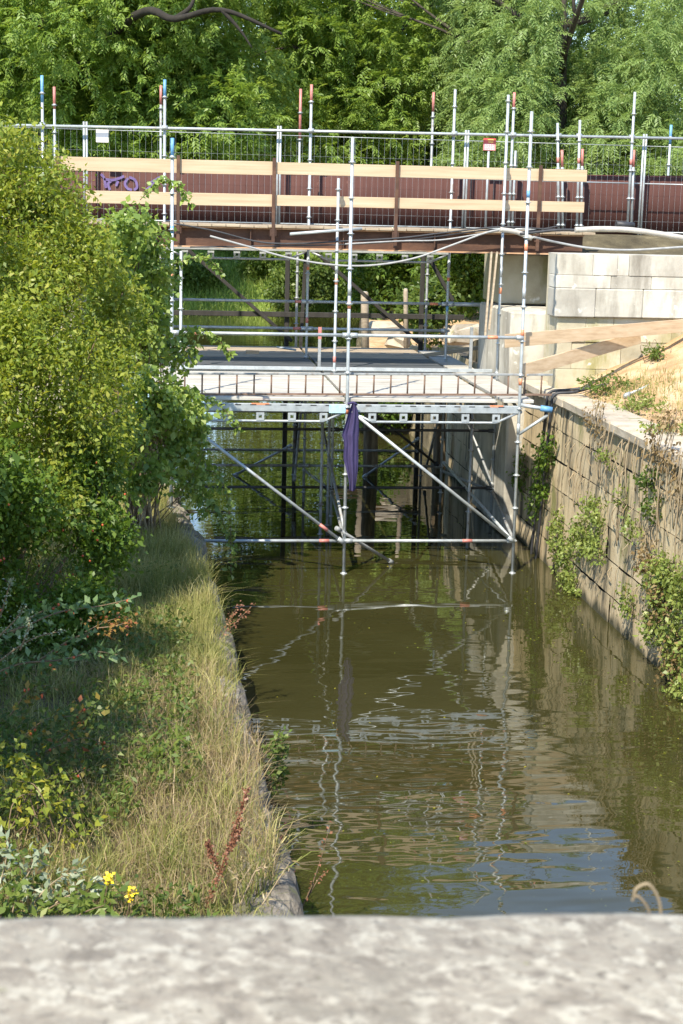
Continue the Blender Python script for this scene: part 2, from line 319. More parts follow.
def lobes_points(lobes, n, shell=.55, squash_noise=.18):
    """points spread through ellipsoid lobes, more of them towards the outside; lobes (cx,cy,cz,rx,ry,rz)"""
    lob = np.array(lobes, float); vol = (lob[:, 3]*lob[:, 4]+lob[:, 4]*lob[:, 5]+lob[:, 3]*lob[:, 5])
    idx = RNG.choice(len(lob), n, p=vol/vol.sum()); d = rnd_dirs(n)
    r = 1-(1-shell)*RNG.random(n)**1.0*RNG.random(n)
    bump = 1+squash_noise*(np.sin(d[:, 0]*5+idx*2.1)+np.sin(d[:, 2]*6+idx)+np.sin(d[:, 1]*7+idx*1.3))/1.6
    p = lob[idx, :3]+d*lob[idx, 3:]*(r*bump)[:, None]
    return p, d, idx
def leaf_clusters(lobes, nclus, per, crad, L, W, out=.6, droop=.25, shell=.55, up=.5, noise_=.18, keep=None):
    """clusters of simple leaves inside lobes"""
    c, d, idx = lobes_points(lobes, nclus, shell, noise_)
    if keep is not None:
        k = keep(c); c, d, idx = c[k], d[k], idx[k]
    n = len(c); P = np.repeat(c, per, 0)+RNG.normal(size=(n*per, 3))*crad
    dd = np.repeat(d, per, 0)
    D = unit(dd*out+rnd_dirs(n*per)+np.array([0, 0, -droop])); NR = unit(rnd_dirs(n*per)*.9+np.array([0, 0, up])+dd*.5)
    s = RNG.uniform(.5, 1.5, n*per)*np.repeat(RNG.uniform(.8, 1.2, n), per)
    V, F = leaf_mesh(P, D, NR, L*s, W*s)
    return V, F, tint_of(n*per, 4, np.repeat(RNG.random(n), per))
def pinnate(lobes, nspr, pairs, length, L, W, droop=.35, shell=.55, noise_=.2, keep=None, sprays=3):
    """compound leaves: sprays of several feather leaves with leaflets both sides"""
    c, d, idx = lobes_points(lobes, nspr, shell, noise_)
    if keep is not None:
        k = keep(c); c, d, idx = c[k], d[k], idx[k]
    c = np.repeat(c, sprays, 0); d = np.repeat(d, sprays, 0); cl = np.repeat(RNG.random(len(d)//sprays), sprays)
    n = len(c); ax = unit(d*.7+rnd_dirs(n)*.9+np.array([0, 0, -droop])); side = unit(np.cross(ax, rnd_dirs(n)*.5+np.array([0, 0, 1.0])))
    nor = np.cross(side, ax); nor *= np.sign(nor[:, 2:3]+1e-6)
    ln = length*RNG.uniform(.7, 1.25, n)
    Ps, Ds, Ns, Ls = [], [], [], []
    for j in range(pairs):
        t = (j+.6)/pairs; base = c+ax*(ln*t)[:, None]-np.array([0, 0, 1.0])*(ln*droop*.6*t*t)[:, None]
        for sg in (-1, 1):
            Ps.append(base); Ds.append(unit(ax*.55+side*sg*.8+np.array([0, 0, -.25])+RNG.normal(size=(n, 3))*.12)); Ns.append(unit(nor+RNG.normal(size=(n, 3))*.25)); Ls.append(np.full(n, 1.0)*(1-.35*abs(t-.5)))
    P = np.concatenate(Ps); D = np.concatenate(Ds); NR = np.concatenate(Ns); s = np.concatenate(Ls)*RNG.uniform(.8, 1.2, len(P))
    V, F = leaf_mesh(P, D, NR, L*s, W*s, .1)
    return V, F, tint_of(len(P), 4, np.tile(cl, pairs*2))
def merge(*parts):
    Vs, Fs, Ts, o = [], [], [], 0
    for V, F, T in parts:
        Vs.append(V); Fs.append(F+o); Ts.append(T); o += len(V)
    return np.concatenate(Vs), np.concatenate(Fs), np.concatenate(Ts)

def grass_blades(P, h, lean, width, bias=(0, 0), tintlo=0, tinthi=1, cl=None):
    """curved tapered blades, three triangles each"""
    n = len(P); a = RNG.uniform(0, 2*math.pi, n); dx = np.stack([np.cos(a), np.sin(a), 0*a], 1)
    ln = np.abs(RNG.normal(size=n))*lean; b = RNG.uniform(0, 2*math.pi, n)
    dr = np.stack([np.cos(b)*ln+bias[0], np.sin(b)*ln+bias[1], 0*b], 1)
    h = h*RNG.uniform(.5, 1.25, n); w = width*RNG.uniform(.7, 1.3, n)
    up = np.array([0, 0, 1.0]); H = h[:, None]; Wd = dx*w[:, None]
    v0 = P-Wd/2; v1 = P+Wd/2; m = P+up*H*.55+dr*H*.35; v2 = m-Wd*.35; v3 = m+Wd*.35; t = P+up*H*(1-.25*np.minimum(ln, 1.5))[:, None]+dr*H*1.0
    V = np.stack([v0, v1, v2, v3, t], 1).reshape(-1, 3); o = (np.arange(n)*5)[:, None, None]
    F = (np.array([[0, 1, 3], [0, 3, 2], [2, 3, 4]])[None]+o).reshape(-1, 3)
    return V, F, tint_of(n, 5, cl, tintlo, tinthi)

# ------------------------------------------------------------------ terrain
XL_Y = np.array([-400, -24, -13.2, -11.9, -9.7, -6.8, -4, -1.2, 2, 5, 9, 14, 30, 60, 400.])
XL_X = np.array([-1.8, -1.8, -1.8, -1.77, -1.84, -1.94, -2.02, -2.11, -2.45, -2.6, -2.7, -3.0, -4.5, -8, -8.])
def XL(y): return np.interp(y, XL_Y, XL_X)
def XR(y): return np.interp(y, [-400, 9, 14.8, 15.6, 17, 28, 45, 60, 400], [3.25, 3.1, 3.1, 1.9, 1.9, 3.4, 9.0, 16, 16.])
def sstep(x, a, b): t = np.clip((x-a)/(b-a), 0, 1); return t*t*(3-2*t)
def vnoise(x, y, s): return (np.sin(x*s+1.3*np.sin(y*s*.7))+np.sin(y*s*1.3+1.7*np.sin(x*s*.6)+2))*.5
def ground_h(x, y):
    xl, xr = XL(y)-.3, XR(y)+.25
    dl = xl-x
    left = .80+.10*np.clip(dl, 0, 3)+.04*vnoise(x, y, 2.3)+.02*vnoise(x, y, 7)
    left = left+4.1*sstep(-x, 4.6, 6.5)*sstep(y, 1.5, 4)*(1-sstep(y, 6, 10))+.5*sstep(y, 14, 30)
    right = 2.58+np.clip(x-3.55, 0, 4)*.50*sstep(y, -2.4, 1.4)+.05*vnoise(x, y, 1.9)*sstep(x, 3.7, 4.3)+.025*vnoise(x, y, 6)*sstep(x, 3.7, 4.3)
    right = np.where(y > 2.3, 2.6+2.1*sstep(x, 3.9, 4.1)+.3*sstep(y, 4.5, 5.5), right)
    back = 1.80+.10*vnoise(x, y, 1.2)+.25*sstep(x, 5, 10)+.06*vnoise(x, y, 4)
    right = right*(1-sstep(y, 7.5, 9.5))+back*sstep(y, 7.5, 9.5)
    h = np.where(x < xl, left, np.where(x > xr, right, -1.3))
    far = np.clip((y-56)*.42, -1.3, 3.6)+.12*vnoise(x, y, .8)
    return np.where(y > 52.5, np.maximum(h*(1-sstep(y, 60, 70)), 0)*0+np.where((x > xl-1) & (x < xr+1), far, np.maximum(far, h)), h)
gx = np.concatenate([[-420, -200, -100, -60, -40, -28], np.arange(-20, -6, 1.0), np.arange(-6, 8, .14), np.arange(8, 22, 1.0), [26, 34, 50, 80, 140, 420]])
gy = np.concatenate([[-420, -200, -100, -50, -34], np.arange(-25, 12, .25), np.arange(12, 80, .8), [90, 110, 150, 220, 420]])
GX, GY = np.meshgrid(gx, gy); GZ = ground_h(GX, GY)
V = np.stack([GX, GY, GZ], -1).reshape(-1, 3); nx, ny = len(gx), len(gy)
I = np.arange(nx*ny).reshape(ny, nx); F = np.stack([I[:-1, :-1], I[:-1, 1:], I[1:, 1:], I[1:, :-1]], -1).reshape(-1, 4)
ground = npmesh('ground', V, F, M['ground'], smooth=True); tag(ground, 'earth banks of the canal with a sandy slope on the right', 'ground', kind='structure')
sandy = np.where((GX > XR(GY)+.5) & (GX > 1.5) & (GY < 45) & (GZ > 1.5) & ((GY < 2.2) | (GY > 16.2)), 1.0, np.where((GX < 0) & (GY < 10), .15, 0.0)).ravel(); grassy = np.maximum(sstep(GY, 40, 55), sstep(-GX, 3.0, 3.6)*(GZ > 1.1)*(GY < 30)).ravel()
for nm, arr in (('sandy', sandy), ('grassy', grassy)):
    a = ground.data.attributes.new(nm, 'FLOAT', 'POINT'); a.data.foreach_set('value', arr.astype(np.float32))
wv = np.array([[-9, -26, 0], [12, -26, 0], [18, 62, 0], [-14, 62, 0]], float)
water = npmesh('water', wv, [[0, 1, 2, 3]], M['water']); tag(water, 'olive brown canal water with ripples and reflections', 'water', kind='structure')

# ------------------------------------------------------------------ foreground parapet
par = empty('parapet', (-2.6, -21.8, 4.8), 'lichen covered stone parapet top in the foreground', 'parapet')
gxs = np.linspace(-6.5, 1.5, 321); prof = [(0, -.9), (0, -.06), (.012, -.02), (.04, 0), (.10, .004), (.2, .006), (.34, .004), (.46, .003), (.478, -.003), (.485, -.02), (.485, -.9)]
Vp = []
ang = math.atan2(-.03, .49)
for x in gxs:
    for (dy, dz) in prof:
        e = .0015*math.sin(x*9)+.0015*math.sin(x*23+1)+.0012*math.sin(x*61)
        yy = -21.549-(.485-dy)+(x+2.575)*math.tan(ang)*.6+(e if dy > .3 else 0); zz = 4.85+dz+(.0012*math.sin(x*7+dy*20)+.0012*math.sin(x*31+dy*40) if -.05 < dz else 0)
        Vp.append((x, yy, zz))
npf = len(prof); I = np.arange(len(gxs)*npf).reshape(len(gxs), npf)
F = np.stack([I[:-1, :-1], I[:-1, 1:], I[1:, 1:], I[1:, :-1]], -1).reshape(-1, 4)[:, ::-1]
npmesh('coping', Vp, F, M['parapet'], par, smooth=True)
pm = MB(); pm.box((-2.5, -21.81, 3.55), (8, .40, 1.9), bevel=.01); pm.build('wall_body', M['parapet'], par)

# ------------------------------------------------------------------ left bank edge stones (rounded tops)
lk = empty('quay_wall', (-2.1, -8, 0), 'low rounded stone edging of the overgrown left bank', 'quay wall')
prof = [(.06, -1.2), (.05, .1), (.03, .40), (.01, .60), (-.02, .72), (-.10, .80), (-.2, .84), (-.33, .85), (-.46, .80), (-.55, .6), (-.55, -1.2)]
y = -20.0; r5 = random.Random(5); kb = MB()
while y < 9:
    L = r5.uniform(.45, 1.15); n = max(4, int(L/.09)); ox, oz, tw = r5.uniform(-.05, .05), r5.uniform(-.09, .07), r5.uniform(-.06, .06); vs = []; fs = []; K = len(prof)
    for q in range(n+1):
        t = q/n; yy = y+.012+(L-.024)*t; e = (2*t-1)**8
        for k, (dx, dz) in enumerate(prof):
            top = 1 < k < 9; jx, jz = (r5.uniform(-.014, .014), r5.uniform(-.016, .016)) if top else (0, 0)
            vs.append((float(XL(yy))+dx+(ox+tw*(t-.5)-.05*e*(dx > -.1) if top else 0)+jx, yy, dz+((oz-.05*e)*min(1, k/4) if top else 0)+jz))
    for q in range(n):
        for k in range(K-1): a = q*K+k; fs.append((a, a+1, a+K+1, a+K))
    fs += [tuple(range(K))[::-1], tuple(n*K+k for k in range(K))]
    kb.add(vs, fs, False); y += L
kb.build('stone_edge', M['kerb_stone'], lk)

# ------------------------------------------------------------------ right quay wall in coursed blocks
rk = empty('quay_wall', (3.4, -4, 0), 'tall tan ashlar quay wall with weeds on the right of the canal', 'quay wall')
cz = [-1.2, -.05, .37, .82, 1.25, 1.68, 2.13, 2.50]
def wallx(z): return 3.235+.022*z
m = MB(); rr = random.Random(3)
for i in range(len(cz)-1):
    y = -20+rr.uniform(0, .8)
    while y < 9.5:
        L = rr.uniform(1.1, 2.4); y1 = min(y+L, 9.6); z0, z1 = cz[i]+rr.uniform(.001, .006), cz[i+1]-rr.uniform(.001, .006)
        off = rr.uniform(-.010, .010)
        xf0, xf1 = wallx(z0)+off+rr.uniform(-.006, .006), wallx(z1)+off+rr.uniform(-.006, .006); b = .012
        a, c2 = y+.002, y1-.002
        # one block: front face subdivided with rough relief
        nyb, nzb = max(3, int((c2-a)/.16)), 4; vs = []; fs = []
        for q in range(nzb+1):
            for p in range(nyb+1):
                yy = a+(c2-a)*p/nyb; zz = z0+(z1-z0)*q/nzb; xx = xf0+(xf1-xf0)*q/nzb
                edge = p in (0, nyb) or q in (0, nzb)
                xx += rr.uniform(-.005, .005)
                if q == nzb and rr.random() < .5: zz -= rr.uniform(.0, .022)
                vs.append((xx, yy, zz))
        for q in range(nzb):
            for p in range(nyb):
                k = q*(nyb+1)+p; fs.append((k, k+nyb+1, k+nyb+2, k+1))
        m.add(vs, fs, True)
        y = y1
blocks = m.build('ashlar_face', M['quay'], rk)
m = MB(); m.box((3.53, -5.2, .65), (.42, 29.6, 3.66)); m.build('wall_core', M['shade_black_timber'] if False else M['joint'], rk)
m = MB(); y = -20
while y < 2.6:
    L = rr.uniform(1.1, 1.9); y1 = min(y+L, 2.7)
    m.box((3.225+.30+rr.uniform(-.012, .012), (y+y1)/2, 2.575+rr.uniform(-.006, .006)), (.62, y1-y-.012, .145), bevel=.022, jit=.006); y = y1
m.build('coping_stone', M['coping'], rk)

# ------------------------------------------------------------------ right bridge abutment
ab = empty('bridge_abutment', (4, 3, 2.4), 'pale limestone block abutment carrying the right end of the bridge', 'abutment')
def course(mb, x0, x1, z0, z1, y, joints, depth=.5, bev=.007, off=0):
    xs = [x0]+joints+[x1]
    for a, b in zip(xs[:-1], xs[1:]):
        mb.box(((a+b)/2, y+depth/2+rr.uniform(-.008, .008)+off, (z0+z1)/2), (b-a-.004, depth, z1-z0-.004), bevel=bev, jit=.002)
m = MB()
course(m, 3.37, 9.5, 4.42, 4.755, 1.40, [3.95, 4.34, 4.53, 5.6, 6.8, 8])
course(m, 3.37, 9.5, 4.22, 4.42, 1.405, [4.25, 4.9, 5.9, 7.4])
course(m, 3.37, 9.5, 3.77, 4.22, 1.385, [4.02, 4.78, 5.7, 7, 8.2], bev=.016)
m.build('upper_courses', M['abut'], ab)
m = MB()
course(m, 3.44, 9.5, 3.38, 3.77, 1.47, [3.9, 4.35, 5.3, 6.6, 8])
course(m, 3.46, 9.5, 2.95, 3.38, 1.48, [3.7, 4.5, 5.6, 7])
course(m, 3.46, 9.5, 2.40, 2.95, 1.475, [4.1, 4.9, 6.2, 7.9])
m.build('lower_courses', M['abut_low'], ab)
m = MB(); m.box((6.55, 2.32, 3.55), (6.0, .74, 2.36)); m.build('rear_courses', M['abut_low'], ab)
m = MB(); m.box((3.30, 4.1, 1.9), (.60, 2.7, 3.72), bevel=.03, jit=.01); m.box((3.75, 4.4, 1.9), (.5, 3.2, 3.70), bevel=.03)
m.build('bearing_seat', M['abut'], ab)
m = MB(); m.box((3.95, 5.2, 4.21), (1.6, 1.4, .86), bevel=.02); m.build('back_wall', M['abut_low'], ab)
lb = empty('bridge_abutment', (-5, 5, .5), 'stone abutment hidden behind the brambles at the left end of the bridge', 'abutment')
m = MB(); m.box((-5.2, 5.2, 2.3), (2.2, 3.6, 4.7), bevel=.04); m.build('stone_body', M['abut_low'], lb)

# ------------------------------------------------------------------ bridge: two rusty girders with a plank deck on a timber trestle darkened for shade
br = empty('girder_bridge', (0, 4.6, 4.66), 'narrow footbridge of rusty steel girders across the canal', 'bridge')
def girder(y, x0, x1):
    m = MB(); zt, zb = 5.0, 4.67
    m.box(((x0+x1)/2, y, (zt+zb)/2), (x1-x0, .014, zt-zb-.03)); m.build('girder_web', M['rust'], br)
    m = MB(); m.box(((x0+x1)/2, y, zt-.009), (x1-x0, .19, .018)); m.build('top_flange', M['rust_light'], br)
    m = MB(); m.box(((x0+x1)/2, y, zb+.006), (x1-x0, .21, .022)); m.build('bottom_flange', M['rust_light'], br)
    m = MB()
    x = x0+.5
    while x < x1: m = MB(); m.box((x, y-.055, (zt+zb)/2), (.014, .09, zt-zb-.045)); m.build('stiffener', M['rust'], br); x += 1.55
girder(3.85, -6.4, 4.42); girder(5.25, -6.4, 4.42)
m = MB(); x = -6.3
while x < 4.4: m.box((x+.115, 4.50, 5.028+rr.uniform(-.004, .004)), (.222, 1.60, .042), bevel=.004); x += .232
m.build('deck_planking', M['old_timber'], br)
m = MB(); m.box((4.25, 4.56, 4.655), (.3, 1.6, .03)); m.build('bearing_plate', M['rust'], br)

tr = empty('timber_trestle', (1, 8.4, 0), 'timber trestle coloured near black for its shade behind the work platform', 'trestle')
for x in (-.25, 2.45):
    m = MB(); m.bar((x, 8.5, -1.2), (x, 8.5, 4.6), .09, .09, (0, 1, 0), .012); m.build('post', M['shade_black_timber'], tr)
m = MB(); m.bar((-.08, 8.62, -.8), (.12, 8.62, 4.6), .07, .07, (0, 1, 0), .008); m.build('post', M['shade_black_timber'], tr)
for (a, b) in (((-2.4, 8.36, 4.65), (-.15, 8.36, 2.75)), ((.1, 8.36, 4.65), (2.4, 8.36, 2.75)), ((2.5, 8.36, 4.5), (3.05, 8.36, 3.6))):
    m = MB(); m.bar(a, b, .07, .12, (0, 1, 0), .008); m.build('brace', M['shade_black_timber'], tr)
m = MB(); m.bar((-3.2, 8.40, 3.27), (3.3, 8.40, 3.27), .06, .10, (0, 0, 1), .006); m.build('waling', M['shade_black_timber'], tr)
m = MB(); m.bar((-3.4, 8.5, 4.62), (3.4, 8.5, 4.62), .2, .2, (0, 0, 1), .01); m.build('cap_beam', M['shade_black_timber'], tr)

# ------------------------------------------------------------------ guard rail of fresh boards on rusty posts
gr = empty('guard_rail', (0, 3.75, 5), 'two runs of fresh timber boards bolted to rusty posts along the bridge edge', 'guard rail')
for (x0, x1, z0, z1, y) in ((-4.45, -.9, 5.855, 6.075, 3.755), (-.88, 4.41, 5.885, 6.08, 3.757), (-3.95, -.9, 5.345, 5.545, 3.752), (-.88, 4.39, 5.375, 5.55, 3.758)):
    m = MB(); m.bar((x0, y, (z0+z1)/2-.006), (x1, y, (z0+z1)/2+.006), .032, z1-z0, (0, 0, 1), .003); m.build('board', M['timber'], gr)
for x in (-4.4, -2.45, -.88, 1.17, 3.60):
    m = MB(); m.box((x, 3.706, 5.43), (.055, .050, 1.42), bevel=.004); m.box((x, 3.722, 4.93), (.11, .04, .12), bevel=.004); m.build('post', M['rust'], gr)

# ------------------------------------------------------------------ brown sheet metal screen with graffiti
sc = empty('sheet_metal_screen', (2, 6.2, 5), 'brown corrugated sheet metal screen along the far side of the footbridge', 'screen')
xs = np.arange(-6.5, 11.5, .02); ph = (xs % .2)/.2
yo = np.where(ph < .42, 0, np.where(ph < .5, (ph-.42)/.08, np.where(ph < .92, 1, (1-ph)/.08)))*.0035
ztop = 5.95+(xs+2.2)*.0165; zbot = 4.99+0*xs
V = np.stack([np.stack([xs, 6.2-yo, zbot], 1), np.stack([xs, 6.2-yo, ztop], 1), np.stack([xs, 6.206-yo, ztop], 1), np.stack([xs, 6.206-yo, zbot], 1)], 1).reshape(-1, 3)
I = np.arange(len(xs)*4).reshape(-1, 4); F = np.concatenate([np.stack([I[:-1, k], I[1:, k], I[1:, (k+1) % 4], I[:-1, (k+1) % 4]], 1) for k in range(4)])
npmesh('panel', V, F, M['sheet'], sc)
for x in (-5.8, -3.2, -.6, 2.0, 4.6, 7.2, 9.8):
    m = MB(); m.box((x, 6.245, 5.45), (.06, .06, 1.0)); m.build('post', M['rust'], sc)
m = MB()
def stroke(uv, w=.045):
    pts = [at(u, v, Y=6.168) for u, v in uv]; pts = curve_pts(pts, 6)
    vs = []; fs = []
    for i, p in enumerate(pts):
        t = (pts[min(i+1, len(pts)-1)]-pts[max(i-1, 0)]).normalized(); nn = Vector((-t.z, 0, t.x))*w/2
        vs += [p+nn, p-nn]
    for i in range(len(pts)-1): fs.append((2*i, 2*i+1, 2*i+3, 2*i+2))
    # a skin of paint 2 mm thick
    n0 = len(vs); vs += [Vector((v.x, 6.171, v.z)) for v in vs]
    fs += [tuple(n0+i for i in f[::-1]) for f in fs]
    m.add(vs, fs)
for s_ in ([(101, 174), (104, 178), (106, 188)], [(104, 179), (112, 180), (120, 178), (124, 176)], [(110, 190), (108, 184), (111, 181)],
           [(128, 178), (125, 183), (127, 188), (132, 190)], [(129, 177), (135, 180), (137, 187), (134, 190)],
           [(146, 190), (151, 186), (154, 181)], [(150, 183), (155, 180), (161, 177), (164, 179), (164, 187)], [(118, 181), (116, 186)]):
    stroke(s_, .045)
m.build('graffiti', M['purple_paint'], sc)

# ------------------------------------------------------------------ mesh fence panels on the bridge
FX = [-7.45, -4.05, -.65, 2.73, 6.02, 9.35]
flabels = ['mesh fence panel half hidden by the tall shrub at the left end of the bridge', 'mesh fence panel carrying the blank white sign',
           'middle mesh fence panel behind the centre scaffold pole', 'mesh fence panel carrying the small red sign', 'mesh fence panel right of the timber boards']
for i in range(5):
    x0, x1 = FX[i]+.004, FX[i+1]-.004; y = 5.84
    fp = empty('mesh_fence_panel', ((x0+x1)/2, y, 4.95), flabels[i], 'fence panel', 'mesh fence panels along the bridge')
    for x in (x0+.02, x1-.02):
        m = MB(); m.tube([(x, y, 5.0), (x, y, 6.72+(x+5.6)*.008)], .019, 8); m.build('upright', M['galv'], fp)
    for z in (5.06, 5.93, 6.60):
        m = MB(); m.tube([(x0+.04, y, z), (x1-.04, y, z)], .006 if z > 6 else .012, 6); m.build('crossbar', M['galv'], fp)
    m = MB(); x = x0+.1
    while x < x1-.05: m.tube([(x, y-.012, 5.06), (x, y-.012, 6.6)], .0013, 4, False); x += .105
    for z in (5.25, 6.25): m.tube([(x0+.03, y-.016, z), (x1-.03, y-.016, z)], .0011, 4, False)
    m.build('wire_mesh', M['galv'], fp)

sg = empty('sign', at(102, 142, Y=5.80), 'blank faded white sign wired to the mesh fence', 'sign')
a, b = at(96, 129.5, Y=5.795), at(108.5, 142.5, Y=5.795)
m = MB(); m.box(((a.x+b.x)/2, 5.795, (a.z+b.z)/2), (b.x-a.x, .006, a.z-b.z), bevel=.001); m.build('board', M['white_sign'], sg)
for x in (a.x+.02, b.x-.02): m = MB(); m.tube([(x, 5.79, a.z-.012), (x, 5.83, a.z+.03)], .003, 5); m.build('wire_tie', M['galv_old'], sg)
a, b = at(483.5, 138, Y=5.795), at(495.5, 150.8, Y=5.795); zm = a.z-(a.z-b.z)*.42
sg = empty('sign', (a.x, 5.795, b.z), 'small red and pink warning sign hung below the top rail', 'sign')
m = MB(); m.box(((a.x+b.x)/2, 5.795, (a.z+b.z)/2), (b.x-a.x, .006, a.z-b.z), bevel=.001); m.build('board', M['sign_red'], sg)
m = MB(); m.box(((a.x+b.x)/2, 5.790, (zm+b.z)/2), (b.x-a.x-.012, .003, zm-b.z-.012)); m.build('text_field', M['sign_pink'], sg)
m = MB()
for k in range(2): m.box(((a.x+b.x)/2+.02, 5.7905, a.z-.028-.04*k), (.11-.02*k, .002, .018))
m.build('heading', M['sign_yellow'], sg)
m = MB()
for k in range(4):
    for q in range(4): m.box((a.x+.045+.042*q+(k % 2)*.006, 5.7875, zm-.022-.027*k), (.030 if (q+k) % 3 else .022, .002, .009))
m.build('lettering', M['white_sign'], sg)
m = MB(); m.tube([((a.x+b.x)/2-.005, 5.84, 5.0), ((a.x+b.x)/2-.005, 5.82, b.z+.03)], .022, 8); m.build('stake', M['galv'], sg)

# ------------------------------------------------------------------ scaffold
sf = empty('scaffold', (0, 0, 0), 'galvanised tube scaffold with a pale work platform standing in the canal', 'scaffold')
TR = .0242
def standard(x, y, z0, z1, zr, tip=None, bands=(), parent=sf, name='standard', x1=None, mat='galv', y1=None):
    x1 = x if x1 is None else x1; y1 = y if y1 is None else y1
    def px(z): t = (z-z0)/(z1-z0); return (x+(x1-x)*t, y+(y1-y)*t, z)
    m = MB(); m.tube([px(z0), px(z1)], TR, 10)
    z = zr
    while z < z1-.08:
        if z > max(z0, -.05):
            m.disc(px(z), .052, .009, 12); m.disc(px(z), .030, .045, 8)
        z += .5
    for z in (zr+2.2, zr+4.2):
        if z0 < z < z1-.2: m.disc(px(z), .027, .16, 8)
    o = m.build(name, M[mat], parent)
    if tip:
        m = MB(); L = tip[1]; m.tube([px(z1-L), px(z1+.002)], TR+.0015, 10); m.build('painted_tip', M[tip[0]], o)
    for (z, c) in bands:
        m = MB(); m.tube([px(z-.05), px(z+.05)], TR+.0018, 10); m.build('paint_band', M[c], o)
    return o
standard(-2.57, 0, -1.0, 6.26, 0, ('blue_paint', .26), [(4.35, 'orange_paint'), (3.2, 'orange_paint'), (5.0, 'blue_paint')])
standard(0, 0, -1.0, 6.35, 0, None, [(3.98, 'orange_paint'), (2.45, 'orange_paint')], x1=-.03)
standard(2.57, 0, -1.0, 6.78, 0, None, [(4.86, 'orange_paint'), (3.62, 'orange_paint'), (5.62, 'blue_paint'), (2.9, 'orange_paint')], x1=2.54)
standard(.18, 3.6, -1.0, 5.84, .16, None, [(4.15, 'orange_paint'), (2.85, 'red_paint')])
standard(2.98, 3.6, -1.0, 7.26, .16, None, [(4.05, 'orange_paint')], x1=2.97)
standard(-2.4, 3.6, -1.0, 4.6, .16, None, [])
for x, tip, bd in ((-4.78, ('blue_paint', .45), []), (-2.67, ('blue_paint', .3), []), (-.1, ('red_paint', .32), [(4.3, 'orange_paint'), (3.35, 'red_paint')]), (2.47, None, [(4.15, 'orange_paint'), (3.6, 'blue_paint')])):
    standard(x, 5.76, -1.0, 7.48, .184, tip, bd)
for x, tip, z1, z0 in ((-4.72, ('red_paint', .4), 7.45, 4.0), (-2.74, ('red_paint', .35), 7.54, -1), (-.1, ('red_paint', .95), 7.56, -1), (2.46, ('red_paint', .36), 7.58, -1)):
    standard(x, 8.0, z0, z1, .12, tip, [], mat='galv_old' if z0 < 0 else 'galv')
standard(3.54, 5.74, 5.05, 7.46, 5.18, ('red_paint', .3), [(6.05, 'red_paint')])
standard(3.62, 5.80, 5.05, 6.45, 5.18)
for (u, v) in ((320, 540), (327, 531), (467, 548)):
    q = at(u, v, Z=0); standard(q.x, q.y, -1.0, 2.5, .1, mat='galv_old')
def ledger(p0, p1, band=None, mat='galv', r=TR, name='ledger'):
    m = MB(); m.tube([p0, p1], r, 10)
    d = (Vector(p1)-Vector(p0)).normalized()
    for p, s_ in ((p0, 1), (p1, -1)):
        q = Vector(p)+d*s_*.06; m.tube([q-d*.05, q+d*.05], r+.012, 8)
    o = m.build(name, M[mat], sf)
    if band:
        for t, c in band:
            q = Vector(p0)+(Vector(p1)-Vector(p0))*t; mm = MB(); mm.tube([q-d*.075, q+d*.075], r+.002, 10); mm.build('paint_band', M[c], o)
    return o
XF = (-2.57, 0, 2.57)
# front row
for a, b in ((-2.57, 0), (0, 2.57)):
    ledger((a, -.01, .5), (b, -.01, .5), [(.88, 'red_paint')] if a < 0 else [(.72, 'red_paint')])
    ledger((a, -.01, 3.55), (b, -.01, 3.55), [(.12, 'orange_paint')] if a < 0 else [(.82, 'orange_paint')])
# inner rows (in the shade under the deck)
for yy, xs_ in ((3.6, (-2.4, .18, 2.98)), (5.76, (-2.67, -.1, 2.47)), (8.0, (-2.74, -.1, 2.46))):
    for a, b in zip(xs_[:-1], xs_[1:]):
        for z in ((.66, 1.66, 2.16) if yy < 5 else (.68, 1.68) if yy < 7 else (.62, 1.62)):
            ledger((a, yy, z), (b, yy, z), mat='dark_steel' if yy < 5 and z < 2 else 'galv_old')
# guard rails at the rear row
for (a, b) in ((-2.67, -.1), (-.1, 2.47)):
    ledger((a, 5.74, 3.684), (b, 5.74, 3.684), [(.94, 'red_paint')] if a < -1 else [(.9, 'orange_paint')])
    ledger((a, 5.74, 3.2), (b, 5.74, 3.2), [(.93, 'red_paint')] if a < -1 else None)
ledger((2.47, 5.74, 3.684), (3.35, 5.74, 3.684), r=.035)
# transoms along the canal direction
for x0, x1, x2 in ((-2.57, -2.4, -2.67), (0, .18, -.1), (2.57, 2.98, 2.47)):
    for z in (.5, 2.45): ledger((x0, 0, z), (x1, 3.6, z+.1), mat='galv_old', name='transom'); ledger((x1, 3.6, z+.1), (x2, 5.76, z+.1), mat='galv_old', name='transom')
for x in (-.1, 2.46): ledger((x, 5.76, 2.5), (x, 8.0, 2.5), mat='galv_old', name='transom')
# diagonals
def brace(p0, p1, band=None, mat='galv'): return ledger(p0, p1, band, mat, .0242, 'diagonal_brace')
brace((-2.57, -.06, 2.42), (-.02, -.06, .48), [(.88, 'red_paint')])
brace((.04, -.06, 2.45), (2.55, -.06, .50), None)
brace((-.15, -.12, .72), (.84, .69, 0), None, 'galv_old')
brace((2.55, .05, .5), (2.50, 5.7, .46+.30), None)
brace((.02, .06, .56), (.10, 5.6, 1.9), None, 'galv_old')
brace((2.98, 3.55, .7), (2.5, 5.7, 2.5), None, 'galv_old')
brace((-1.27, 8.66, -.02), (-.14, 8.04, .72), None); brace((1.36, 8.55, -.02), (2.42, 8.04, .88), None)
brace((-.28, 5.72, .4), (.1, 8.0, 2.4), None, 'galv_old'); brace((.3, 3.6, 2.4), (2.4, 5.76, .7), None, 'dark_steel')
brace((2.42, 5.8, 1.7), (2.55, 8.0, .2), None, 'galv_old')
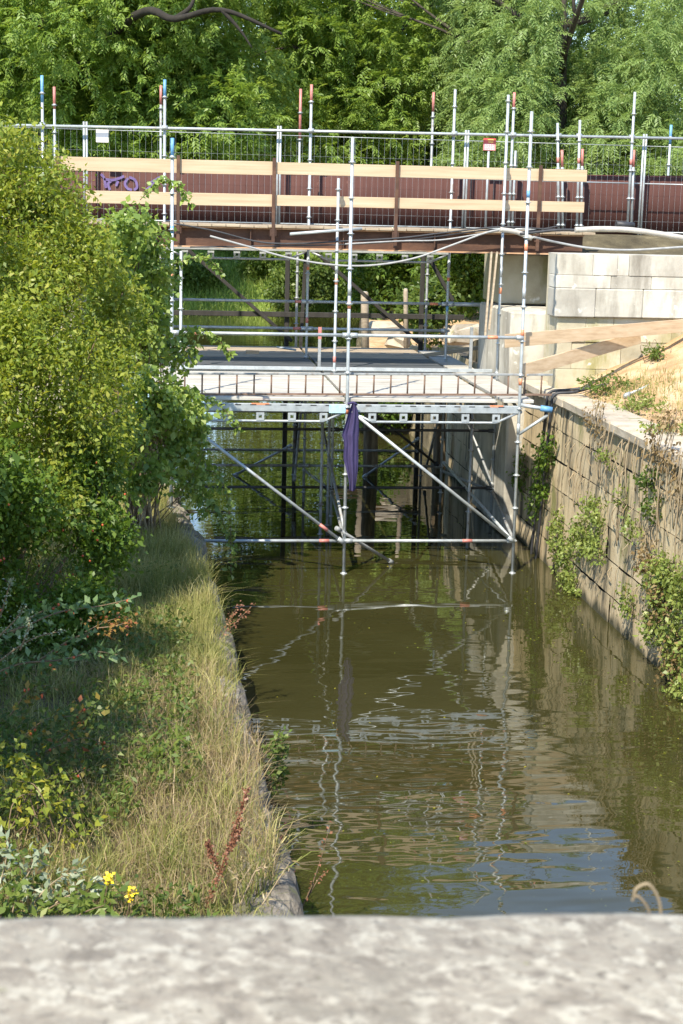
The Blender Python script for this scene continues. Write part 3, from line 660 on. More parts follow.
# lattice beams carrying the platform: top chord, bottom tube and square cleats
def lattice(x0, x1, y, z, nclt, paint=None, h=.17):
    m = MB(); m.box(((x0+x1)/2, y, z+.03), (x1-x0-.05, .055, .115), bevel=.006)
    o = m.build('lattice_beam', M['galv'], sf)
    m = MB(); m.tube([(x0+.04, y, z-.02), (x0+.36, y, z-h), (x1-.36, y, z-h), (x1-.04, y, z-.02)], .019, 8); m.build('bottom_tube', M['galv'], o)
    for k in range(nclt):
        x = x0+.36+(x1-x0-.72)*k/(nclt-1); c = MB(); zc = z-.03-(h-.03)/2; w, t = .115, .034
        for (dx, dz, sx_, sz_) in ((0, w/2-t/2, w, t), (0, -w/2+t/2, w, t), (-w/2+t/2, 0, t, w-2*t), (w/2-t/2, 0, t, w-2*t)):
            c.box((x+dx, y-.012, zc+dz), (sx_, .02, sz_))
        c.build('cleat', M['galv'], o)
    for (t, L, c_) in (paint or []):
        x = x0+(x1-x0)*t; mm = MB(); mm.box((x, y-.001, z+.078), (L, .056, .022)); mm.build('paint_band', M[c_], o)
    m = MB(); x = x0+.3
    while x < x1-.2: m.box((x, y-.0285, z+.070), (.09, .003, .016)); x += .22
    m.build('slot', M['dark_steel'], o)
    return o
lattice(-2.57, 0, 0, 2.455, 5, [(.5, .26, 'orange_paint')]); lattice(0, 2.57, 0, 2.455, 5, [(.86, .2, 'orange_paint')])
m = MB(); m.box((-.16, -.031, 2.475), (.24, .006, .12)); m.build('blue_sticker', M['pale_blue_paint'], sf)
for a, b in ((-2.67, -.1), (-.1, 2.47)): lattice(a, b, 5.70, 4.60, 5)
# platform boards along the bridge, with a slit before the outer board
for y0, y1 in ((.05, 3.63), (3.66, 8.22)):
    n = int((y1-y0)/.325)
    for k in range(n):
        yc = y0+.325*(k+.5); pm_ = M['deck'] if yc < 3.9 else M['shadow_board'] if yc < 5.85 else M['old_timber']  # middle boards carry the painted shadow strip
        for (a, b) in ((-2.9, -.03), (0, 2.22)):
            z = 2.60+(.03 if y0 > 3 else 0)+rr.uniform(-.004, .004)
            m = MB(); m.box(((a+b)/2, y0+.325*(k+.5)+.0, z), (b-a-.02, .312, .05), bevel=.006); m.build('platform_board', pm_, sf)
for k in range(3):
    y0 = .05+2.7*k
    m = MB(); m.box((2.56, y0+1.32, 2.60), (.46, 2.62, .05), bevel=.006); m.build('platform_board', M['deck'], sf)
m = MB(); m.bar((-2.6, 3.62, 2.69), (2.9, 3.62, 2.69), .03, .06, (0, 0, 1), .004); m.build('toe_board', M['galv'], sf)
# long top rail clamped to the rear poles
m = MB(); m.tube([(-5.6, 5.70, 6.625), (9.4, 5.70, 6.775)], TR, 10)
for x in (-4.78, -2.67, -.1, 2.47, 3.54, 4.37, 4.75, 5.73): m.tube([(x-.05, 5.70, 6.635+(x+5.6)*.01), (x+.05, 5.70, 6.635+(x+5.6)*.01)], .040, 8)
m.build('top_rail', M['galv'], sf)
# short arms past the right front pole
m = MB(); m.tube([(2.57, -.03, 2.56), (3.02, -.10, 2.50)], .030, 10); o = m.build('outrigger', M['galv'], sf)
m = MB(); m.tube([(2.86, -.075, 2.522), (3.03, -.102, 2.499)], .045, 10); m.build('blue_sleeve', M['blue_paint'], o)
m = MB(); m.tube([(2.57, 0, 2.12), (2.98, -.06, 2.42)], TR, 8); m.build('bracket_strut', M['galv'], sf)

# poles standing on the approach behind the fence, right
for (u0, v0, u1, v1, su, sv, label) in ((559, 223, 557.6, 123, 562, 150, 'scaffold pole with a short red topped stub, just left of the timber board ends'),
                          (577, 225, 580, 120, 582.5, 149, 'scaffold pole at the very end of the timber boards, with a red topped stub'),
                          (627.5, 223, 635, 92, 634, 150, 'tallest scaffold pole at the right, beside a red topped stub')):
    b_, t_, q_ = at(u0, v0, Y=5.66), at(u1, v1, Y=5.66), at(su, sv, Y=5.69)
    t = empty('scaffold_pole', (b_.x, 5.66, 5.05), label, 'scaffold pole', 'scaffold poles behind the right fence')
    standard(b_.x, 5.66, 5.06, t_.z, 5.15, None, [(6.30, 'red_paint')], t, 'pole', x1=t_.x)
    standard(b_.x+.085, 5.69, 5.06, q_.z, 5.15, ('red_paint', .3), [], t, 'stub', x1=q_.x)
t = empty('scaffold_pole', (6.7, 6.6, 5.0), 'blue tipped scaffold pole behind the sheet screen at the far right', 'scaffold pole', 'scaffold poles behind the right fence')
standard(6.74, 6.6, 5.0, 7.03, 5.3, ('blue_paint', .35), [], t, 'pole')

# short posts on the platform
for (u, v0, v1, mt, lab) in ((319, 327, 371, 'galv_old', 'short grey toe board post with a dull red top on the work platform'), (470, 327, 372, 'galv_old', 'short plain grey post near the right end of the work platform')):
    p0 = at(u, v1, Y=3.72); p1 = at(u, v0, Y=3.72)
    t = empty('platform_post', p0, lab, 'post')
    m = MB(); m.bar((p0.x, 3.72, 2.64), (p0.x, 3.72, p1.z), .05, .05, (0, 1, 0), .004); m.box((p0.x, 3.72, 2.655), (.12, .12, .02)); m.build('shaft', M[mt], t)
    if u < 400:
        m = MB(); m.box((p0.x, 3.72, p1.z-.10), (.054, .054, .2)); m.build('painted_top', M['red_paint'], t)

# rusty ladder lying on its edge along the platform front
ld = empty('ladder', (.4, .16, 2.63), 'rusty ladder lying on its long edge along the platform front', 'ladder')
for z in (2.645, 2.945):
    m = MB(); m.bar((-2.45, .16, z), (3.08, .16, z+.05), .04, .030, (0, 0, 1), .004); m.build('rail', M['rung'] if z < 2.8 else M['galv_old'], ld)
x = -2.38; k = 0
while x < 3.06:
    m = MB(); m.tube([(x, .16, 2.645+.009*(x+2.45)), (x+.002, .16, 2.945+.009*(x+2.45))], .013, 7); m.build('rung', M['rung'], ld); x += .252

# cloth hung from the middle front pole
cl = empty('hanging_cloth', (.03, -.09, 1.2), 'dark purple cloth hanging from the middle front scaffold pole', 'cloth')
rows = [(402, 352.5, 354), (408, 350.5, 356.5), (414, 348.5, 357.5), (422, 346.5, 357.5), (430, 344.5, 357.5), (435, 342.8, 357.2), (440, 345, 357), (448, 345.2, 357), (458, 344.2, 357), (466, 346.5, 357), (476, 348.5, 356.3), (484, 350, 355.5), (491, 349.8, 354.6)]
nc = 13; Vc = []
for (v, ua, ub) in rows:
    for k in range(nc):
        t = k/(nc-1); um = (ua+ub)/2; p = at(um+(ub-ua)*(t-.5)*1.25, v, Y=-.10)
        fold = .032*math.sin(t*9.5+v*.012)+.018*math.sin(t*19+v*.03); Vc.append((p.x, -.115+fold*min(1, (v-398)/14), p.z))
I = np.arange(len(rows)*nc).reshape(-1, nc); F = np.stack([I[:-1, :-1], I[:-1, 1:], I[1:, 1:], I[1:, :-1]], -1).reshape(-1, 4)
co = npmesh('cloth_drape', Vc, F, M['purple_cloth'], cl, smooth=True)
sm = co.modifiers.new('thickness', 'SOLIDIFY'); sm.thickness = .004; ss = co.modifiers.new('soft', 'SUBSURF'); ss.levels = 1; ss.render_levels = 2
m = MB(); m.tube([(-.02, -.11, 2.56), (.06, -.115, 2.585), (.12, -.115, 2.55)], .018, 8); m.build('knot', M['purple_cloth'], cl)

# ------------------------------------------------------------------ cables and hoses
def cable(name, uvs, y, r, mat, label, cat='cable', dy=None):
    pts = [at(u, v, Y=y+(dy[i] if dy else 0)) for i, (u, v) in enumerate(uvs)]
    m = MB(); m.tube(curve_pts(pts, 8), r, 8); o = m.build(name, mat); return tag(o, label, cat)
cable('cable', [(172, 223), (215, 231), (260, 242), (300, 243.5), (345, 241), (400, 238), (450, 232), (500, 227), (545, 229), (590, 231)], 3.58, .014, M['cable_black'], 'black cable sagging across the front of the bridge girder')
cable('cable', [(190, 247), (260, 246), (330, 245), (390, 242), (440, 236), (490, 230), (520, 232), (560, 226)], 3.60, .012, M['cable_black'], 'thin black cable running along the lower flange of the bridge girder')
cable('cable', [(210, 236), (250, 247), (290, 258), (335, 265), (375, 265), (415, 258), (455, 244), (485, 233), (503, 229)], 3.50, .016, M['cable_grey'], 'grey cable hanging in a deep loop below the bridge girder')
cable('cable', [(345, 244), (400, 241), (440, 240), (480, 234), (510, 229)], 3.55, .012, M['cable_grey'], 'thin grey cable strung from the middle pole up to the right')
cable('cable', [(533, 237), (560, 243), (590, 248), (630, 250), (683, 247), (720, 245)], 1.9, .018, M['cable_grey'], 'grey cable drooping over the abutment top from the right front pole', dy=[-.4, 0, 0, 0, 0, 0])
cable('hose', [(500, 229.5), (516, 232), (532, 238.5)], 3.2, .04, M['hose'], 'short pale hose bend between the two right hand scaffold poles', 'hose')
cable('hose', [(575, 230), (600, 229), (630, 230), (660, 234), (690, 239), (720, 242)], 2.2, .045, M['hose'], 'thick pale hose lying on top of the abutment at the right', 'hose')
cable('cable', [(520, 234), (560, 230), (590, 231), (615, 231)], 2.5, .022, M['cable_black'], 'black cable ending on the abutment beside the thick pale hose')
t = at(616, 224, Y=3.0); m = MB(); m.tube([t, t+Vector((.32, .05, -.02))], .05, 10); tag(m.build('pipe_piece', M['cable_black']), 'short black pipe piece lying at the foot of the sheet screen', 'pipe')
m = MB(); m.tube([at(290, 234, Y=3.4), at(362, 228.5, Y=3.52)], TR, 10); tag(m.build('loose_tube', M['galv']), 'loose scaffold tube lashed in front of the girder by the middle pole', 'tube')
# hoses down the quay wall corner
for i, (du, lab) in enumerate(((0, 'black hose hanging down the quay wall corner, left of the pair'), (5.5, 'black hose hanging down the quay wall corner, right of the pair'))):
    pts = [Vector((4.6+.1*i, .25+.25*i, 2.98)), Vector((4.0, .55+.1*i, 2.80)), Vector((3.5, .80-.32*i, 2.70)), Vector((3.21, .78-.30*i, 2.66)), Vector((3.165, .80-.30*i, 2.4)), Vector((3.16, .95-.30*i, 1.6)), Vector((3.17, 1.2-.32*i, .6)), Vector((3.16, 1.35-.3*i, -.3))]
    m = MB(); m.tube(curve_pts(pts, 8), .022, 8); tag(m.build('hose', M['cable_black']), lab, 'hose')

# ------------------------------------------------------------------ boards and loose timber
def board_thing(name, p0, p1, w, h, mat, label, cat='board', up=(0, 0, 1)):
    m = MB(); m.bar(p0, p1, w, h, up, .003); return tag(m.build(name, mat), label, cat)
board_thing('timber_board', at(505, 341, Y=.15), at(690, 325, Y=1.15), .035, .20, M['timber'], 'upper fresh board fixed from the right front pole to the abutment')
board_thing('timber_board', at(522, 371, Y=.12), at(640, 337, Y=1.2), .035, .20, M['timber'], 'lower fresh board slanting down from the abutment to the scaffold')
for a, b, lab in (((491.5, 252), (485, 336), 'left one of two grey planks leaning against the bearing wall'), ((497, 252), (489, 330), 'right one of two grey planks leaning against the bearing wall')):
    board_thing('leaning_plank', at(a[0], a[1], Y=3.45), at(b[0], b[1], Y=3.1), .03, .05, M['old_timber'], lab, 'plank', (0, 1, 0))
board_thing('loose_plank', at(414, 357, Y=6.9), at(484, 347, Y=6.6), .10, .07, M['old_timber'], 'long grey plank lying askew on the right of the work platform', 'plank')
board_thing('wood_block', at(246, 352.5, Y=6.6), at(259, 353, Y=6.6), .12, .085, M['timber'], 'small sawn timber block lying on the rear of the work platform', 'block')
m = MB(); m.tube([at(277, 347, Y=7.0), at(296, 350, Y=6.8)], .02, 8); tag(m.build('pipe_offcut', M['galv']), 'short pale tube offcut lying beside the sawn timber block', 'tube')
p = [at(624, 396.5, Y=-.4), at(690, 367.5, Y=.3)]
m = MB(); m.tube(p, TR, 10); d = (p[1]-p[0]).normalized(); m.tube([p[0]+d*.02, p[0]+d*.12], .04, 8); tag(m.build('loose_tube', M['galv']), 'loose scaffold tube lying in the weeds on the right bank', 'tube')
# timber piles in the water behind the platform
for x, y, r, z1, lab in ((1.53, 8.75, .15, 1.72, 'broad mossy timber pile behind the hanging cloth'), (3.0, 9.0, .13, 2.2, 'narrow weathered timber pile below the right half of the platform')):
    pts = [(x, y, -1.0), (x+.01, y, .3), (x-.01, y, 1.0), (x, y, z1)]; m = MB(); m.tube(pts, [r, r*1.02, r*.95, r*.9], 12); t = empty('timber_pile', (x, y, 0), lab, 'pile', 'timber piles behind the platform'); m.build('shaft', M['pile'], t)
    m = MB(); m.tube([(x, y, z1-.16), (x, y, z1-.08)], r*.97, 12); m.build('iron_band', M['rust'], t)
for u, v0, v1, r, lab in ((366, 292, 352, .085, 'leaning timber mooring post with a pale top on the far right bank'), (407, 289, 345, .05, 'thin dark mooring post on the far right bank')):
    a = at(u, v1, Y=16.4); b = at(u-.5, v0, Y=16.4); t = empty('mooring_post', a, lab, 'post'); m = MB(); m.tube([(a.x, 16.4, 1.4), (b.x-.02, 16.4, b.z-.05), (b.x-.02, 16.4, b.z)], [r*1.2, r*1.15, r*.9], 10); m.build('shaft', M['old_timber'], t)
    m = MB(); m.disc((b.x-.02, 16.4, b.z+.004), r*.75, .02, 10); m.build('top_cap', M['hose'], t)
# beams and blocks of old masonry heaped on the far right bank
for (u, v, s, ry, lab) in ((385, 329, (.9, .5, .30), .15, 'pale stone slab heaped on the far right bank behind the scaffold'), (398, 341, (.55, .5, .35), -.3, 'small stone block beside the mooring posts'), (352, 350, (.8, .25, .15), .1, 'low timber baulk lying at the water edge behind the platform'), (462, 335, (.8, .6, .5), .2, 'rough boulder on the far right bank below the bearing wall')):
    p = at(u, v, Y=16.8); m = MB(); m.box((p.x, 16.8, max(p.z, 1.75)), s, Matrix.Rotation(ry, 3, 'Z'), .07, .07); tag(m.build('stone_block' if 'timber' not in lab else 'timber_baulk', M['coping'] if 'timber' not in lab else M['old_timber']), lab, 'stone' if 'timber' not in lab else 'timber')

# ================================================================== vegetation
def limb_tree(mb, p, d, L, r, depth, spread=.6, nseg=4):
    pts = [Vector(p)]; rs = [r]; d = Vector(d).normalized()
    for i in range(nseg):
        d = (d+Vector((random.uniform(-.18, .18), random.uniform(-.18, .18), random.uniform(-.08, .12)))).normalized()
        pts.append(pts[-1]+d*L/nseg); rs.append(r*(1-.55*(i+1)/nseg))
    mb.tube(pts, rs, 7 if r > .05 else 5)
    if depth > 0:
        for k in range(random.randint(2, 4)):
            i = random.randint(max(1, nseg//2), nseg); nd = (d+Vector((random.uniform(-1, 1), random.uniform(-1, 1), random.uniform(-.3, .6)))*spread*1.6).normalized()
            limb_tree(mb, pts[i], nd, L*random.uniform(.5, .75), rs[i]*.7, depth-1, spread, nseg)
def auto_lobes(c, rad, n, rl, seed, flat=1.0):
    g = np.random.default_rng(seed); out = []
    for _ in range(n):
        d = unit(g.normal(size=3)); t = g.uniform(.35, .95); s = g.uniform(.7, 1.3)
        out.append((c[0]+d[0]*rad[0]*t, c[1]+d[1]*rad[1]*t, c[2]+d[2]*rad[2]*t, rl*s, rl*s, rl*s*flat))
    return out
GT = 'trees beyond the bridge'
def tree(name, loc, hgt, r0, lobes, kind, nspr, label, cat='tree', limbs=(), trunk_lean=(0, 0), leaf=None, depth=2, keep=None):
    t = empty(name, loc, label, cat, GT); m = MB(); L = Vector(loc)
    top = L+Vector((trunk_lean[0], trunk_lean[1], hgt*.55))
    pts = curve_pts([L-Vector((0, 0, .4)), L+Vector((trunk_lean[0]*.2, trunk_lean[1]*.2, hgt*.2)), L+Vector((trunk_lean[0]*.7, trunk_lean[1]*.7, hgt*.4)), top], 4)
    m.tube(pts, [r0*(1.15-.75*i/(len(pts)-1)) for i in range(len(pts))], 10)
    for k in range(7):
        b = pts[random.randint(len(pts)//2, len(pts)-1)]; limb_tree(m, b, (random.uniform(-1, 1), random.uniform(-1, 1), random.uniform(.1, .9)), hgt*.26, r0*.4, depth)
    m.build('trunk', M['bark'], t)
    for lp, lr in limbs:
        m = MB(); m.tube(curve_pts(lp, 6), [lr*(1-.75*i/(6*(len(lp)-1))) for i in range(6*(len(lp)-1)+1)], 8); m.build('limb', M['dark_bark'], t)
    if kind == 'ash': g = pinnate(lobes, int(nspr*1.5), 5, .36, .165, .056, .35)
    elif kind == 'willow': g = pinnate(lobes, int(nspr*1.4), 6, .42, .17, .042, .6, sprays=3, keep=keep)
    else: g = leaf_clusters(lobes, int(nspr*1.5), 16, .30, .24, .14)
    npmesh('crown', *g[:2], M[leaf or 'leaf_ash'], t, tint=g[2]); return t

# left ash: long dark limb arching over the canal
p160, p215, p262, p300 = at(135, 16, Y=21.0), at(175, 19, Y=19.6), at(222, 10, Y=18.8), at(282, 34, Y=18.6)
L1 = auto_lobes((-4.6, 25.5, 10.0), (6.4, 4.5, 4.8), 26, 1.75, 1)+auto_lobes((-3.0, 24, 7.6), (4.2, 3, 2.4), 14, 1.25, 2)
tree('ash_tree', (-6.2, 27, 1.1), 19, .36, L1, 'ash', 6600, 'ash tree at the left beyond the bridge with a long dark bare limb',
     limbs=[([(-6.0, 27, 8.6), tuple(p160), tuple(p215), tuple(p262), tuple(p300)], .14), ([tuple(p215), tuple(at(192, 4, Y=19.5)), tuple(at(197, -30, Y=19.8))], .08), ([tuple(p262), tuple(at(240, 30, Y=18.7)), tuple(at(252, 48, Y=18.6))], .06)])
L1 += auto_lobes((-4.6, 25.5, 15.8), (5.5, 3.5, 2.6), 16, 1.6, 51)+auto_lobes((.4, 27, 14.5), (3.5, 2.5, 2.6), 12, 1.5, 52)+auto_lobes((-2.5, 26, 18.2), (5.0, 2.5, 1.6), 14, 1.6, 55)
L1 += [(float(q.x), float(q.y), float(q.z), .55, .5, .4) for q in (at(146, 4, Y=19.2), at(205, 30, Y=18.6), at(262, 12, Y=18.4), at(240, -8, Y=18.6), at(120, 30, Y=20.2), at(290, 48, Y=18.4))]
L2 = auto_lobes((2.2, 31, 10.8), (5.2, 4.5, 5.0), 26, 1.75, 3)+auto_lobes((1.6, 29, 7.0), (4.4, 3, 2.0), 16, 1.2, 4)
L2 += auto_lobes((2.4, 31, 16.4), (5.0, 3.5, 2.2), 18, 1.7, 53)+auto_lobes((3.0, 31, 19.2), (4.0, 2.5, 1.6), 12, 1.6, 54)
tree('ash_tree', (5.4, 33, 2.2), 20, .34, L2, 'ash', 6600, 'bright ash tree with drooping sprays behind the middle of the bridge', leaf='leaf_ash', trunk_lean=(-1.5, -.5))
ptr = at(563, 60, Y=25)
L3 = auto_lobes((ptr.x+.6, 25.5, 9.6), (4.6, 3.6, 4.2), 28, 1.35, 5)+auto_lobes((ptr.x-2.4, 23.5, 7.2), (2.6, 2.2, 1.9), 12, 1.05, 6)+auto_lobes((ptr.x+2.6, 23.5, 7.0), (2.6, 2.2, 1.8), 12, 1.05, 7)
L3 += auto_lobes((ptr.x-1.5, 27, 14.0), (3.6, 2.5, 2.2), 14, 1.4, 56)
tree('willow_tree', (ptr.x+.2, 25.4, 2.3), 18, .30, L3, 'willow', 5200, 'pale leaved willow with a dark upright trunk behind the right of the bridge', leaf='leaf_willow', trunk_lean=(-.25, -.1), keep=lambda c: ~((np.abs(c[:, 0]-ptr.x+.1) < .42) & (c[:, 1] < 25.3) & (c[:, 2] > 7.9) & (c[:, 2] < 11.3)))
L4 = auto_lobes((14.5, 29, 8.8), (4.8, 4, 5.5), 26, 1.6, 8)
tree('willow_tree', (15, 30, 2.3), 14, .3, L4, 'willow', 2600, 'willow at the right edge beyond the fence, drooping behind the tallest pole', leaf='leaf_willow')
L5 = auto_lobes((-11.5, 24, 7.5), (4.6, 4.5, 6), 24, 1.7, 9)
tree('dark_tree', (-11.5, 25, 1.2), 13, .34, L5, 'ash', 2300, 'dark leafy tree at the far left behind the tall shrub', leaf='leaf_ash_dark')
L6 = auto_lobes((8.2, 35, 9.0), (4.2, 3, 5.5), 24, 1.7, 10)+auto_lobes((6.0, 30, 4.6), (2.6, 2, 1.6), 10, 1.0, 20)+auto_lobes((12.8, 38, 9.5), (3.6, 2.5, 5.0), 20, 1.6, 57)
tree('dark_tree', (8.6, 36, 2.3), 14, .32, L6, 'ash', 3600, 'dark tree filling the gap between the bright ash and the willow', leaf='leaf_ash_dark')
L7 = auto_lobes((-7.5, 54, 11.5), (7, 4, 7.5), 34, 2.4, 11)
tree('background_tree', (-10.8, 56, 2.6), 18, .45, L7, 'broad', 4200, 'tall broad tree far behind the left ash', leaf='leaf_ash_dark')
L8 = auto_lobes((10, 68, 10), (12, 4, 8.5), 40, 2.8, 12)
tree('background_tree', (9, 70, 3.4), 20, .5, L8, 'broad', 4200, 'tall broad tree closing the canal view on the far bank', leaf='leaf_far')
# shrubs under the bridge view
def shrub(name, base, lobes, ncl, per, crad, L, W, mat, label, cat='shrub', stems=8, group=None, stem_mat='twig', **kw):
    t = empty(name, base, label, cat, group); g = leaf_clusters(lobes, ncl, per, crad, L, W, **kw)
    npmesh('foliage', *g[:2], M[mat], t, tint=g[2]); m = MB(); lb_ = lobes
    for k in range(stems):
        l = lb_[random.randrange(len(lb_))]; e = Vector((l[0]+random.uniform(-.5, .5)*l[3], l[1]+random.uniform(-.5, .5)*l[4], l[2]+random.uniform(-.4, .8)*l[5]))
        b = Vector(base)+Vector((random.uniform(-.2, .2), random.uniform(-.2, .2), -.05)); mid = (b+e)/2+Vector((random.uniform(-.2, .2), random.uniform(-.2, .2), random.uniform(0, .3)))
        pts = curve_pts([b, mid, e], 5); r = max(.006, .012*(e-b).length/2); m.tube(pts, [r*(1-.7*i/(len(pts)-1)) for i in range(len(pts))], 5)
    m.build('stem', M[stem_mat], t); return t
GS = 'shrubs on the far banks'
for (x, y, z, r, mt, lab) in ((-3.6, 51, .7, 1.2, 'leaf_hedge', 'dark rounded shrub at the left waterside under the bridge'), (4.3, 55, 1.6, 1.5, 'leaf_weed', 'light green shrub on the sunny far bank right of the dark post'),
                              (7.8, 56, 2.2, 2.2, 'leaf_hedge', 'dark shrub on the far bank behind the mooring posts'), (1.2, 64, 4.0, 2.0, 'leaf_far', 'pale bush at the top of the sunny far bank'),
                              (4.8, 30, 3.4, 1.5, 'leaf_hedge', 'dark bush behind the stone slab on the far right bank'), (7.2, 28.5, 3.2, 1.5, 'leaf_hedge', 'low dark bush under the willow'), (-5.4, 20, 2.0, 1.5, 'leaf_hedge', 'dark bush beyond the left end of the platform'),
                              (4.2, 17.5, 2.9, .7, 'leaf_weed', 'small light bush beside the bearing wall on the far bank')):
    zb = float(ground_h(np.array(x), np.array(y))); shrub('bank_shrub', (x, y, zb), auto_lobes((x, y, z), (r*.8, r*.8, r*.7), 7, r*.55, int(x*10+100)), int(420*r), 12, .14, .16, .09, mt, lab, group=GS)
shrub('added_dark_shrub', (2.6, 15.0, .6), auto_lobes((2.5, 14.9, .75), (1.1, .3, .45), 9, .42, 77), 420, 12, .10, .11, .06, 'leaf_hedge', 'low shrub added to darken the bank reflection behind the piles', group=GS)  # added out of direct view to darken the sunlit bank's reflection
for (x, y, z, r, lab) in ((-.6, 58.5, 2.0, 1.0, 'pale green bush at the left of the sunny far bank'), (2.3, 59.5, 2.4, 1.2, 'pale green bush in the middle of the sunny far bank'), (5.6, 58.6, 2.0, 1.1, 'pale green bush at the right of the sunny far bank'), (3.4, 57.0, 1.2, .8, 'low pale bush nearest the water on the sunny far bank')):
    zb = float(ground_h(np.array(x), np.array(y))); shrub('bank_shrub', (x, y, zb), auto_lobes((x, y, z), (r*1.2, r*.8, r*.7), 7, r*.5, int(x*10+300)), int(420*r), 12, .14, .18, .09, 'leaf_far', lab, group=GS)
# far bank grass
n = 26000; P = np.stack([RNG.uniform(-9, 14, n), RNG.uniform(55.0, 68, n), np.zeros(n)], 1); P[:, 2] = ground_h(P[:, 0], P[:, 1]); P = P[P[:, 2] > -.3]
g = grass_blades(P, .65, .9, .045); tag(npmesh('grass', *g[:2], M['grass_far'], tint=g[2]), 'bright tall grass on the sunny far bank', 'grass', kind='stuff')

# ---- left bank: tall yellow green shrub
def px_lobe(u, v, y, rx, ry, rz): p = at(u, v, Y=y); return (p.x, p.y, p.z, rx, ry, rz)
T1 = [px_lobe(-40, 250, -5.2, 1.1, 1.2, 1.0), px_lobe(15, 240, -4.6, .75, 1.0, .75), px_lobe(0, 340, -5.6, 1.0, 1.1, 1.0), px_lobe(55, 310, -4.8, .75, .9, .8),
      px_lobe(80, 262, -4.4, .42, .6, .45), px_lobe(60, 400, -5.6, .8, .9, .9), px_lobe(95, 350, -4.6, .5, .6, .6), px_lobe(10, 430, -6.4, .9, .9, .8), px_lobe(36, 195, -4.6, .42, .6, .38), px_lobe(30, 225, -4.7, .55, .6, .4), px_lobe(75, 225, -4.5, .35, .5, .3),
      px_lobe(-5, 150, -4.8, .42, .6, .36), px_lobe(80, 450, -5.6, .55, .6, .6), px_lobe(-60, 175, -5.5, .8, 1.0, .7), px_lobe(112, 300, -4.0, .34, .4, .4), px_lobe(40, 330, -6.4, .5, .5, .5), px_lobe(70, 380, -6.3, .45, .45, .45)]
def sublobes(lobes, k, f, seed):
    g = np.random.default_rng(seed); out = []
    for l in lobes:
        for _ in range(k):
            d = unit(g.normal(size=3)); t = g.uniform(.45, 1.0); s_ = f*g.uniform(.6, 1.35); out.append((l[0]+d[0]*l[3]*t, l[1]+d[1]*l[4]*t, l[2]+d[2]*l[5]*t, l[3]*s_, l[4]*s_, l[5]*s_))
    return out
T1 = sublobes(T1, 8, .38, 41)
shrub('tall_shrub', (-4.6, -5.0, 1.05), T1, 5600, 14, .10, .058, .028, 'leaf_shrub', 'tall yellow green shrub filling the upper left beside the bridge', stems=26, shell=.5, up=.6)
T2 = [px_lobe(30, 540, -7.0, .75, .7, .65), px_lobe(85, 520, -6.4, .5, .5, .6), px_lobe(60, 600, -7.2, .6, .6, .45), px_lobe(-10, 610, -7.8, .7, .7, .6), px_lobe(105, 470, -5.9, .35, .4, .5), px_lobe(-30, 500, -7.2, .8, .8, .8)]
hs = shrub('hawthorn_shrub', (-4.2, -6.8, 1.1), sublobes(T2, 6, .42, 42), 2300, 12, .08, .055, .035, 'leaf_hedge', 'dark green shrub with red hips below the tall yellow green one', stems=14, shell=.5)
m = MB(); c_, d_, _ = lobes_points(T2, 60, .9)
for p in c_: bm_ = Vector(p); m.tube([bm_, bm_+Vector((0, 0, .012)), bm_+Vector((0, 0, .024))], [.006, .013, .006], 6)
m.build('hip', M['hip'], hs)['kind'] = 'stuff'
# bramble tumbling over the bank by the left pole
T3 = [px_lobe(136, 250, -1.6, .38, .45, .5), px_lobe(130, 310, -2.0, .5, .5, .55), px_lobe(156, 352, -1.4, .40, .4, .45), px_lobe(140, 400, -2.0, .5, .5, .5), px_lobe(178, 410, -1.3, .34, .35, .42), px_lobe(165, 455, -1.5, .36, .4, .36),
      px_lobe(195, 450, -1.0, .24, .3, .34), px_lobe(120, 450, -2.6, .4, .4, .4), px_lobe(200, 495, -.9, .16, .2, .28), px_lobe(110, 240, -2.2, .45, .45, .45), px_lobe(150, 478, -2.2, .36, .3, .26), px_lobe(178, 478, -1.3, .26, .3, .24), px_lobe(160, 300, -1.2, .24, .3, .3)]
shrub('bramble', (-3.0, -1.5, 1.0), sublobes(T3, 6, .42, 43), 1250, 9, .075, .085, .062, 'leaf_bramble', 'bramble thicket with pale leaf tips spilling over the left scaffold pole', 'bramble', 30, shell=.45, droop=.5, up=.7)
T3b = [px_lobe(150, 430, -1.9, .12, .15, .45), px_lobe(162, 400, -1.75, .10, .12, .35), px_lobe(125, 440, -2.4, .14, .15, .3)]
shrub('withered_bramble', (-2.9, -1.8, 1.0), T3b, 60, 9, .07, .07, .045, 'leaf_dry', 'withered brown bramble stems hanging in the green thicket', 'bramble', 16, stem_mat='dry_twig', shell=.3)
# small arching shoots of bramble reaching to the right
m = MB(); PP, DD, NN, LL = [], [], [], []
for (uv, y) in (([(150, 280), (180, 262), (205, 258), (222, 272)], -1.2), ([(165, 350), (190, 330), (215, 338), (232, 356)], -1.1), ([(170, 420), (200, 400), (222, 408), (240, 432)], -1.0), ([(185, 480), (205, 470), (222, 482), (230, 520), (231, 575)], -.9), ([(140, 200), (160, 180), (178, 186), (190, 205)], -1.6), ([(195, 520), (214, 505), (226, 530), (236, 560)], -.8)):
    pts = curve_pts([at(u, v, Y=y) for u, v in uv], 8); m.tube(pts, [.006]*len(pts), 5)
    for q in pts[2:]:
        for s in range(5): PP.append(np.array(q)+RNG.normal(size=3)*.025); DD.append(rnd_dirs(1)[0]+np.array([0, -.2, -.3])); NN.append(unit(rnd_dirs(1)[0]*.7+np.array([-.2, -.5, .7]))); LL.append(RNG.uniform(.055, .10))
t = empty('bramble_shoot', at(185, 480, Y=-.9), 'arching bramble shoots reaching out over the water at the left pole', 'bramble'); m.build('stem', M['twig'], t)
